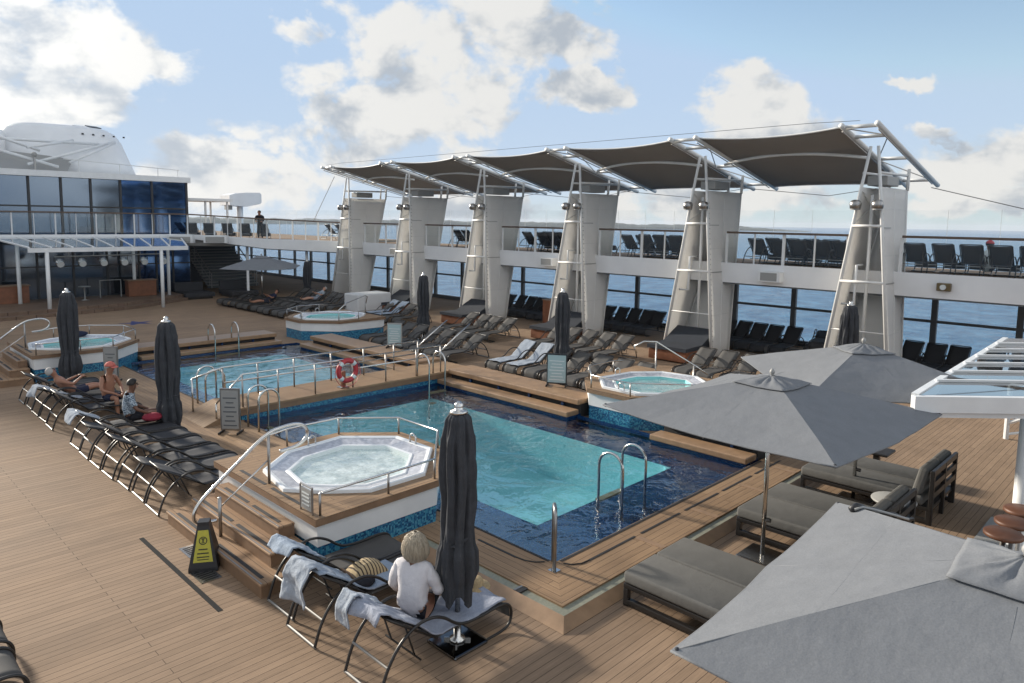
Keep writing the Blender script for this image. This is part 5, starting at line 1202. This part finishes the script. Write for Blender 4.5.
def person(label, loc, rz, pose, skin_m, hair_m, top=None, bottom=None, hat=None, hair='short', bob=False, name='person', loose=.016):
    """pose: joints in metres round the pelvis (x forward, y left, z up)"""
    t = thing(name, label, 'person', loc, rz, None, True)
    P = {k:Vector(v) for k,v in pose.items()}
    J_ = {'pelvis':(P['pelvis'],.135),'spine':(P['spine'],.118),'chest':(P['chest'],.13),'neck':(P['neck'],.052),'jaw':(P['jaw'],.075),'head':(P['head'],.088),'crown':(P['crown'],.06)}
    E_ = [('pelvis','spine'),('spine','chest'),('chest','neck'),('neck','jaw'),('jaw','head'),('head','crown')]
    for s,sg in (('l',1),('r',-1)):
        J_['sh'+s]=(P['sh'+s],.055); J_['el'+s]=(P['el'+s],.040); J_['wr'+s]=(P['wr'+s],.026); J_['pa'+s]=(P['wr'+s]+(P['wr'+s]-P['el'+s]).normalized()*.07,(.032,.018))
        E_ += [('chest','sh'+s),('sh'+s,'el'+s),('el'+s,'wr'+s),('wr'+s,'pa'+s)]
        J_['hi'+s]=(P['hi'+s],.085); J_['kn'+s]=(P['kn'+s],.058); J_['an'+s]=(P['an'+s],.036); J_['to'+s]=(P['to'+s],(.035,.022))
        E_ += [('pelvis','hi'+s),('hi'+s,'kn'+s),('kn'+s,'an'+s),('an'+s,'to'+s)]
    up = (P['crown']-P['jaw']).normalized(); fw = P.get('face',Vector((1,0,0))).normalized(); sd = up.cross(fw).normalized(); fw = sd.cross(up)
    hc = P['head']
    def extra(m):
        m.tube([hc+fw*.075+up*.01, hc+fw*.105-up*.022, hc+fw*.082-up*.03],[.010,.016,.010],6)        # nose
        for q in (1,-1): m.ball(tuple(hc+sd*q*.088-up*.005),.022,8,.6,.6,1.2)                          # ears
        for s in 'lr':                                                                               # fingers and thumb
            d = (P['wr'+s]-P['el'+s]).normalized(); pa = P['wr'+s]+d*.085; sdv = d.cross(Vector((0,0,1))); sdv = sdv.normalized() if sdv.length>.1 else Vector((0,1,0)); dn = d.cross(sdv).normalized(); dn = dn if dn.z<0 else -dn
            for k,(o,l) in enumerate(((-.027,.058),(-.009,.07),(.010,.066),(.027,.05))):
                b_ = pa+sdv*o; m.tube([b_-d*.02, b_+d*l*.5+dn*.006, b_+d*l*.85+dn*.028],[.009,.0085,.007],6)
            sg = 1 if s=='r' else -1
            m.tube([pa-d*.04+sdv*.028*sg, pa+sdv*.052*sg+dn*.012, pa+d*.03+sdv*.050*sg+dn*.03],[.010,.0095,.008],6)
    skin('body', J_, E_, skin_m, t, extra=extra)
    # face
    for q in (1,-1): M().ball(tuple(hc+fw*.083+sd*q*.032+up*.014),.010,8).build('eye', INK, t, True)
    M().tube([hc+fw*.082-up*.058+sd*.022, hc+fw*.088-up*.06, hc+fw*.082-up*.058-sd*.022],.006,6).build('mouth', PINK, t)
    # hair cap
    def hr(u, v):
        a = 2*PI*u; b_ = v
        th = b_*1.75; e_ = Vector((math.cos(a),math.sin(a))); th = min(th,1.75-.85*max(0,e_.x)**2)
        return hc+up*(math.cos(th)*.104+.012)+(fw*e_.x+sd*e_.y)*.1*math.sin(th)-fw*.008
    if bob:
        def bb(u, v):
            a = math.radians(58)+math.radians(244)*u; z = .130-.30*v
            prof_ = [(0,.02),(.06,.062),(.16,.102),(.35,.126),(.6,.136),(.82,.134),(1,.112)]
            ra = .1
            for (p0,r_0),(p1,r_1) in zip(prof_,prof_[1:]):
                if v<=p1: q=(v-p0)/(p1-p0); ra = r_0+(r_1-r_0)*q; break
            n_ = 1+.10*noise.noise((a*5,z*4,2))+.05*noise.noise((a*19,z*5,5))-(.05*noise.noise((a*30,1,1)) if v>.8 else 0)
            return hc+up*(z+(.012*noise.noise((a*8,1,1)) if v>.95 else 0))+(fw*math.cos(a)+sd*math.sin(a))*ra*n_-fw*.008
        hm_ = M().grid(bb,60,24)
        for q in range(260):
            u0 = random.random(); d_ = random.uniform(-.05,.05); v0 = random.uniform(.02,.3); v1 = random.uniform(.8,1.06); o_ = random.uniform(.002,.012)
            hm_.tube([bb(min(1,max(0,u0+d_*k/5)),min(1.06,v0+(v1-v0)*k/5))+(bb(u0,min(1,v0+.3))-hc).normalized()*o_*math.sin(PI*(k+.6)/5.8) for k in range(6)],[.003,.005,.005,.005,.004,.0015],4)
        hm_.build('hair', hair_m, t, True)
        M().grid(lambda u,v: hc+up*(.128-.075*v)+(fw*math.cos(math.radians(-70+140*u))+sd*math.sin(math.radians(-70+140*u)))*(.02+.088*v**.7)-fw*.008,14,6).build('fringe', hair_m, t, True, solid=.01)
    elif hair!='none': M().grid(hr,36,14).build('hair', hair_m, t, True, solid=.01)
    bodyo = [o for o in t.children if o.name.startswith('body')][0]
    segs = []
    for a,b_ in E_:
        segs.append((a,b_,Vector(J_[a][0]),Vector(J_[b_][0])))
    def near(p):
        best = None
        for a,b_,A_,B_ in segs:
            ab = B_-A_; u = max(0,min(1,(p-A_).dot(ab)/max(ab.length_squared,1e-9))); ra = J_[a][1]; rb = J_[b_][1]
            ra = max(ra) if isinstance(ra,tuple) else ra; rb = max(rb) if isinstance(rb,tuple) else rb
            d = (p-A_-ab*u).length-(ra+(rb-ra)*u)
            if best is None or d<best[0]: best = (d,a,b_,u)
        return best
    def cloth(nm2, test, mat, k):
        me = bodyo.data; use = {}; vs = []; fs = []
        nb = [near(v.co) for v in me.vertices]
        ok = [test(*q[1:]) for q in nb]
        for p in me.polygons:
            if all(ok[i] for i in p.vertices):
                f_ = []
                for i in p.vertices:
                    if i not in use:
                        v = me.vertices[i]; use[i] = len(vs); w_ = (.006+loose*.25)*noise.noise(v.co*13)+.005*noise.noise(v.co*29)
                        vs.append(v.co+v.normal*(k+w_))
                    f_.append(use[i])
                fs.append(tuple(f_))
        o = M().add(vs,fs).build(nm2, mat, t, True, solid=.006)
        return o
    if top:
        lim_ = {'long':(1,.86),'short':(.78,-1)}[top[1]]
        def tt(a,b_,u):
            if a=='pelvis' and b_=='spine': return True
            if a in('spine',) or (a=='chest' and (b_.startswith('sh') or (b_=='neck' and u<.97))): return True
            if a=='pelvis' and b_.startswith('hi'): return u<.35
            if a.startswith('sh'): return u<=lim_[0]
            if a.startswith('el'): return u<=lim_[1]
            return False
        cloth('shirt', tt, top[0], loose)
    if bottom:
        lo_ = bottom[1]=='long'
        def tb(a,b_,u):
            if a=='pelvis': return b_.startswith('hi') or u<.25
            if a.startswith('hi'): return u<=(1 if lo_ else .68)
            if a.startswith('kn'): return lo_ and u<.9
            return False
        cloth('trousers' if lo_ else 'shorts', tb, bottom[0], .010)
    if hat:
        def cap(u,v):
            a=2*PI*u; th=v*1.5; e_=(math.cos(a),math.sin(a)); return hc+up*(math.cos(th)*.105+.03)+(fw*e_[0]+sd*e_[1])*.112*math.sin(th)
        M().grid(cap,24,8).build('cap', hat, t, True, solid=.008)
        M().grid(lambda u,v: hc+up*(.035-.03*u)+fw*(.09+.09*u*math.cos((v-.5)*1.6))+sd*(v-.5)*.17,6,8).build('cap_peak', hat, t, True, solid=.006)
    return t
SEAT = dict(pelvis=(0,0,0),spine=(-.01,0,.18),chest=(.02,0,.37),neck=(.05,0,.53),jaw=(.085,0,.60),head=(.09,0,.68),crown=(.085,0,.765),
    shl=(.03,.175,.44),ell=(.08,.27,.20),wrl=(.30,.20,.11),shr=(.03,-.175,.44),elr=(.10,-.26,.20),wrr=(.32,-.12,.12),
    hil=(.03,.09,-.01),knl=(.44,.12,.06),anl=(.84,.11,.0),tol=(.90,.12,.10),hir=(.03,-.09,-.01),knr=(.44,-.10,.06),anr=(.84,-.09,.0),tor=(.90,-.10,.10))
def pose(**k): d = dict(SEAT); d.update(k); return d
def lean(deg):
    a = math.radians(deg); c,s = math.cos(a),math.sin(a); d = {}
    for k,v in SEAT.items():
        if k[:2] in ('sp','ch','ne','ja','he','cr','sh','el','wr'): d[k]=(v[0]*c-v[2]*s, v[1], v[0]*s+v[2]*c)
        else: d[k]=v
    return d
person('blond woman in a white long sleeved shirt seated on a lounger, seen from behind',(4.44,5.80,.46),.42,pose(chest=(.02,0,.37),shl=(.03,.17,.44),shr=(.03,-.17,.44),ell=(.06,.27,.20),wrl=(.27,.24,.03),elr=(.12,-.25,.20),wrr=(.34,-.12,.1),head=(.075,0,.70),crown=(.07,0,.785),jaw=(.075,0,.62),face=(1,-.1,-.2)),SKIN,HAIRB,(SHIRTW,'long'),(DARKCL,'short'),None,'bob',True,loose=.024)
person('man in a blue and white printed shirt sitting on a port lounger',(4.72,15.72,.46),-.35,pose(wrr=(.36,-.2,.1),elr=(.16,-.27,.2)),SKIND,HAIRD,(SHIRTP,'short'),(DARKCL,'short'))
person('shirtless man in a red cap sitting on a port lounger',(4.95,17.85,.46),-1.15,pose(wrl=(.30,.12,.10),knl=(.40,.15,.02),anl=(.42,.15,-.38),tol=(.55,.16,-.42),knr=(.40,-.13,.02),anr=(.42,-.13,-.38),tor=(.55,-.14,-.42),face=(1,.1,-.2)),SKINT,HAIRG,None,(SHORTN,'short'),PINK)
person('pale haired sunbather lying on a port side lounger',(4.55,19.1,.43),.05,lean(48),SKINT,HAIRG,None,(SHORTN,'short'))
person('person in blue lying on a far lounger by the far open umbrella',(16.7,33.6,.43),PI,lean(55),SKINT,HAIRD,(SHORTN,'short'),(SHORTN,'short'))
person('person in a pale top lying on a far back row lounger',(19.2,33.2,.43),PI,lean(52),SKIN,HAIRG,(SHIRTP,'short'),(TOWELP,'short'))
STAND = dict(pelvis=(0,0,.92),spine=(.02,0,1.08),chest=(.08,0,1.28),neck=(.15,0,1.42),jaw=(.19,0,1.48),head=(.20,0,1.56),crown=(.20,0,1.65),shl=(.10,.18,1.34),ell=(.20,.22,1.10),wrl=(.42,.16,1.06),shr=(.10,-.18,1.34),elr=(.20,-.22,1.10),wrr=(.42,-.14,1.06),hil=(0,.09,.90),knl=(.03,.10,.48),anl=(-.02,.10,.08),tol=(.12,.11,.03),hir=(0,-.09,.90),knr=(.03,-.10,.48),anr=(-.02,-.10,.08),tor=(.12,-.11,.03))
person('person in dark clothes leaning on the railing of the far upper deck',(19.2,39.35,3.31),-2.2,STAND,SKINT,HAIRD,(DARKCL,'long'),(DARKCL,'long'))
person('seated person in a red hat on the upper deck behind the black chairs',(24.6,4.75,3.42),0,SEAT,SKINT,HAIRD,(SIGNW,'short'),(SHORTN,'short'),RED)

# ------------------------------------------------------------------ sea air
hz, nt, b = nm('haze_air'); nt.nodes.remove(b)
pv = N(nt,'ShaderNodeVolumePrincipled'); pv.inputs['Color'].default_value=(.86,.91,1,1); pv.inputs['Density'].default_value=.00010
nt.links.new(pv.outputs[0], nt.nodes['Material Output'].inputs['Volume'])
ho = M().box(-10300,-10300,-28.2,10300,10300,30).build('haze', hz); ho['kind'] = 'stuff'
scn.cycles.volume_bounces = 0
